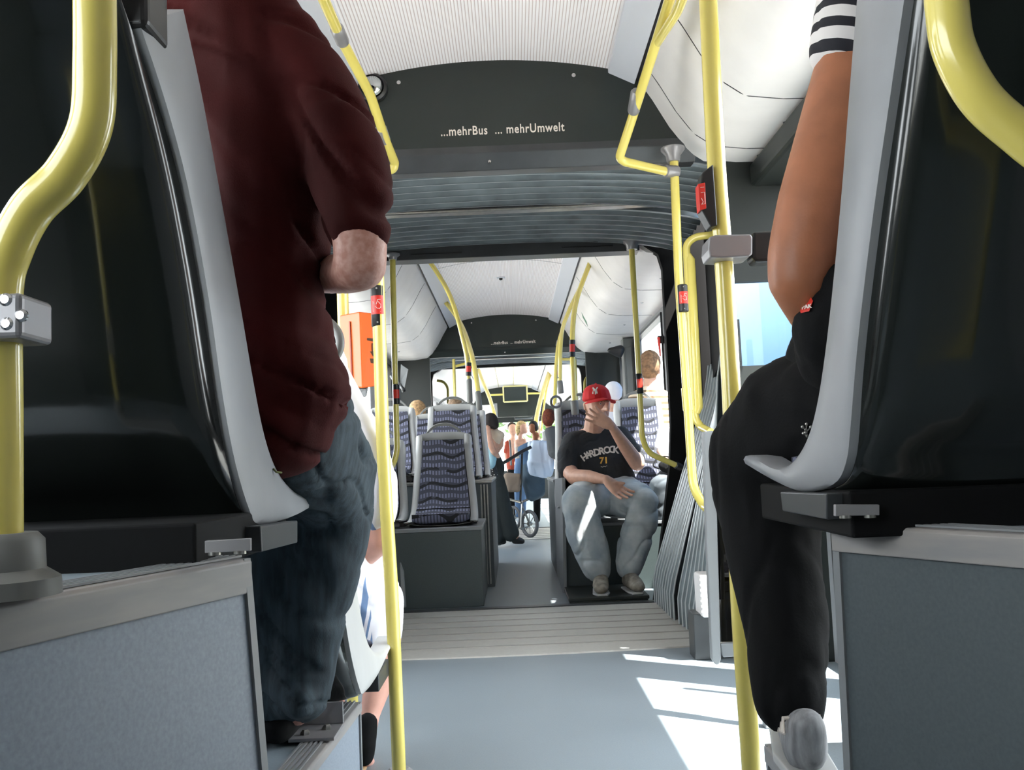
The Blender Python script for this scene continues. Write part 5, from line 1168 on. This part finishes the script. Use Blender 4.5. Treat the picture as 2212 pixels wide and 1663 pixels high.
person('blonde person in strappy light top standing with back half turned, ahead in the aisle', Y, [
    ('body', skin, [('h', (1129, 925, 10, 0, 1, 1.25), (1134, 931, 6)), ('c', (1124, 936, 5), (1123, 948, 6)), ('h', (1117, 955, 6), (1132, 953, 6), (1122, 985, 11)), ('c', (1133, 954, 5), (1140, 972, 4), (1136, 990, 4)), ('c', (1119, 1000, 8), (1119, 1110, 5)), ('c', (1130, 1000, 8), (1130, 1110, 5))], 0),
    ('hair', hairm('blonde_hair', (222, 190, 132)), [('h', (1126, 919, 12, .03, 1, .9), (1121, 928, 8.5, .03)), ('h', (1121, 926, 8), (1119, 938, 4))], .004),
    ('strappy_top', mat('pale_grey_top', (170, 160, 150), .8), [('h', (1119, 967, 8), (1130, 966, 8), (1123, 985, 12))], .003),
    ('jeans', mat('mid_blue_jeans', (88, 116, 150), .85), [('h', (1125, 995, 13), (1119, 1025, 9), (1130, 1025, 9)), ('c', (1119, 1025, 9), (1119, 1112, 6)), ('c', (1130, 1025, 9), (1130, 1112, 6))], .003)], z=0)
person('person with dark cropped hair and bare arm holding the far right pole', 12.4, [
    ('body', skintan, [('h', (1151, 924, 9, 0, 1, 1.2), (1149, 930, 6)), ('c', (1154, 936, 5), (1156, 946, 6)), ('c', (1160, 940, 6), (1152, 958, 5), (1148, 975, 4)), ('h', (1156, 956, 8), (1160, 1000, 11)), ('c', (1160, 1000, 9), (1160, 1120, 5))], 0),
    ('hair', hairm('charcoal_hair', (48, 48, 50)), [('h', (1152, 918, 10.5, .03, 1, .95), (1156, 924, 8))], 0),
    ('shirt', mat('olive_grey_shirt', (70, 72, 66), .85), [('h', (1158, 958, 10), (1160, 1000, 14)), ], .003),
    ('trousers', blackcloth, [('h', (1160, 1005, 13), (1160, 1030, 11)), ('c', (1160, 1030, 10), (1160, 1122, 7))], 0)], z=0)
for lab, px, py, r, Y, hc, hn, sc in (('red-haired person seated beyond the grey ring handle on the right', 1185, 898, 13, 9.1, (120, 52, 28), 'copper_red_hair', (88, 90, 92)),
        ('person with straight blond hair seated by the left windows', 902, 884, 17, 8.3, (182, 146, 104), 'dark_blond_hair', (120, 110, 100)),
        ('person with short fair hair seated just over the pole-topped seat', 984, 877, 16, 8.0, (150, 124, 100), 'mousy_fair_hair', (160, 150, 150))):
    sh0 = 14 if px > 1100 else 0
    person(lab, Y, [('body', skin, [('h', (px, py, r*.92, 0, 1.1, 1.15), (px, py+r*.6, r*.75)), ('c', (px, py+r, r*.5), (px, py+r*1.6, r*.6)), ('h', (px+sh0-r*.9, py+r*2.4, r*.6), (px+sh0+r*.9, py+r*2.4, r*.6), (px+sh0, py+r*6, r*1.0)), ('c', (px+sh0, py+r*6, r*.9), (px+sh0, py+r*6.6, r*.7, .3))], 0),
        ('hair', hairm(hn, hc), [('h', (px, py-r*.05, r*1.08, -.015, 1.1, 1.1), (px-1, py+r*.8, r*1.0, -.02))], .006),
        ('shirt', mat(hn+'_owner_shirt', sc, .85), [('h', (px+sh0-r*.9, py+r*2.5, r*.8), (px+sh0+r*.9, py+r*2.5, r*.8), (px+sh0, py+r*6, r*1.2))], .004)], foot=(px, py+r*6))
# ================================================================== SMALL THINGS FAR AHEAD
a, b = P(1040, 875, 16.5), P(1078, 1040, 16.5)
t = thing('partition_panel', 'white partition panel ahead on the left, behind the bending passenger', 'partition', V(((a.x+b.x)/2, 16.5, 0)))
MB().box((a.x, 16.5, .3), (b.x, 16.55, a.z)).build('panel', white, t, bevel=.01); MB().box((b.x-.03, 16.46, 0), (b.x+.02, 16.57, a.z+.02)).build('post', edgegrey, t)
MB().box((a.x, 16.48, .0), (b.x, 16.56, .3)).build('kick_plate', dkmetal, t)
mr = thing('rear_view_mirror', 'rounded rear-view mirror hanging at the windscreen', 'mirror', P(1131, 903, 20.2))
a, b = P(1112, 882, 20.2), P(1150, 903, 20.2)
MB().box((a.x-.02, 20.2, b.z-.02), (b.x+.02, 20.25, a.z+.02)).build('housing', blk, mr, bevel=.03); MB().box((a.x, 20.185, b.z), (b.x, 20.2, a.z)).build('mirror_glass', mat('mirror_silver', (230, 232, 235), .03, metal=1), mr, bevel=.004); MB().box(((a.x+b.x)/2-.02, 20.2, a.z), ((a.x+b.x)/2+.02, 20.5, a.z+.08)).build('arm', blk, mr)
rg = thing('ring_handle', 'grey oval ring handle left of the cap wearer, on the aisle seat', 'handle', P(1200, 880, 6.05))
MB().tube([P(1201+11*math.cos(k*math.pi/10), 868+12*math.sin(k*math.pi/10), 6.05+.05*math.cos(k*math.pi/10)) for k in range(20)], .008, 10, loop=True).build('ring', handlegrey, rg)
hm = thing('emergency_hammer', 'red emergency hammer holder on the right window post', 'hammer', P(1425, 770, 6.98))
MB().hexa([P(1425, 770, 6.98), P(1428, 770, 6.98), P(1428, 770, 7.02), P(1425, 770, 7.02)], [P(1419, 728, 6.98), P(1426, 728, 6.98), P(1426, 728, 7.02), P(1419, 728, 7.02)]).build('hammer', red, hm, bevel=.003)
MB().hexa([P(1422, 742, 7.0), P(1433, 742, 7.0), P(1433, 742, 7.05), P(1422, 742, 7.05)], [P(1420, 725, 7.0), P(1433, 725, 7.0), P(1433, 725, 7.05), P(1420, 725, 7.05)]).build('holder', dkmetal, hm, bevel=.003)
t = thing('equipment_column', 'dark grey column under the right cove, between the last side window and the joint', 'column', V((1.07, 8.8, .0)))
MB().box((P(1345, 740, 8.7).x, 8.68, 0), (XR-.005, 8.86, 1.885)).build('casing', mat('anthracite_panel', (84, 86, 84), .5), t, bevel=.01); MB().box((P(1345, 740, 8.7).x+.02, 8.67, .2), (XR-.03, 8.68, 1.8)).build('cover', mat('anthracite_panel', (84, 86, 84), .5), t, bevel=.002)
t = thing('cove_camera', 'black camera pod hanging from the right cove beside the dark column', 'camera', P(1328, 762, 8.6))
q = MB(); hull(q, [Bp(1318, 757, 8.6, 6), Bp(1340, 755, 8.6, 10), Bp(1338, 766, 8.6, 7)]); blob('pod', q, blk, t, .008, 3)
t = thing('side_screen', 'black tilted screen by the left window beside the thin pole', 'screen', P(872, 850, 7.4))
q = MB(); q.prism([P(866, 786, 7.4), P(882, 797, 7.2), P(874, 838, 7.2), P(864, 828, 7.4)], (.0, .03, 0)); q.build('display', mat('matt_dark_screen', (30, 34, 34), .6, spec=.2), t, bevel=.004)
q = MB(); q.tube(smooth_path([P(846, 812, 7.5), P(858, 828, 7.4), P(870, 838, 7.3), P(873, 846, 7.3)]), .016, 10); q.build('arm', blk, t)
t = thing('fire_marker', 'small green emblem on the right white cove', 'sign', P(1261, 720, 9.0))
c_ = None
for yy_ in (8.2,):
    q = MB(); cs = [on_cove(1, .70+.02*k, yy_+.05*k, .003) for k in range(2)]; q.add([on_cove(1, .69, yy_, .002), on_cove(1, .74, yy_+.10, .002), on_cove(1, .76, yy_+.22, .002), on_cove(1, .71, yy_+.12, .002)], [(0, 1, 2, 3)]); q.build('emblem', mat('green_emblem', (40, 120, 84), .5), t, smooth=False)
t = thing('side_device', 'grey angular device housing by the right window, just beyond the black portal edge', 'device', P(1444, 742, 6.62))
q = MB(); q.prism([P(1436, 690, 6.62), P(1462, 676, 6.62), P(1462, 742, 6.62), P(1452, 742, 6.62)], (0, .05, 0)); q.build('housing', dkmetal, t, bevel=.003)
q = MB(); q.prism([P(1441, 692, 6.615), P(1461, 684, 6.615), P(1461, 722, 6.615), P(1452, 730, 6.615)], (0, .005, 0)); q.build('display', mat('olive_display', (84, 84, 56), .4), t)
# crew gangway flap: elongated rubber strip left of the joint floor
t = thing('joint_floor_trim', 'dark rubber strip at the left edge of the joint floor, beside the striped shorts', 'trim strip', P(877, 1290, 4.9))
MB().prism([P(864, 1216, 5.05), P(871, 1236, 5.05), P(876, 1312, 5.05), P(868, 1312, 5.05)], (0, .04, 0)).build('strip', edgegrey, t)

# trees and a pale building outside the windscreen
leaf = mat('leaf_green', (104, 140, 72), .8, c2=(62, 96, 44), vs=6)
def tree(label, x, y, h, r):
    t = thing('tree', label, 'tree', V((x, y, -.35)), 'trees outside the windscreen'); MB().tube([(x, y, -.35), (x+.1, y, h*.5), (x, y, h)], [.16, .12, .05], 10).build('trunk', mat('bark', (92, 78, 62), .9, var=.2), t)
    q = MB(); rnd = random.Random(int(x*10+y))
    for k in range(420):
        d = V((rnd.gauss(0, 1), rnd.gauss(0, 1), rnd.gauss(0, 1))).normalized()*r*rnd.random()**.4; c = V((x, y, h*.72))+V((d.x, d.y, d.z*1.1)); s = .16+.12*rnd.random()
        a = V((rnd.gauss(0, 1), rnd.gauss(0, 1), rnd.gauss(0, 1))).normalized(); b2 = a.cross(V((0, 0, 1))).normalized(); q.add([c-a*s, c+b2*s*.5, c+a*s, c-b2*s*.5], [(0, 1, 2, 3)])
    q.build('foliage', leaf, t, smooth=False)
tree('leafy tree outside the windscreen, left of the rust-red T-shirt', -1.9, 31, 4.6, 1.9); tree('leafy tree outside the windscreen, between the two standing passengers', .6, 27, 4.4, 1.7); tree('leafy tree outside the windscreen, farthest right', 2.1, 36, 4.8, 1.7)
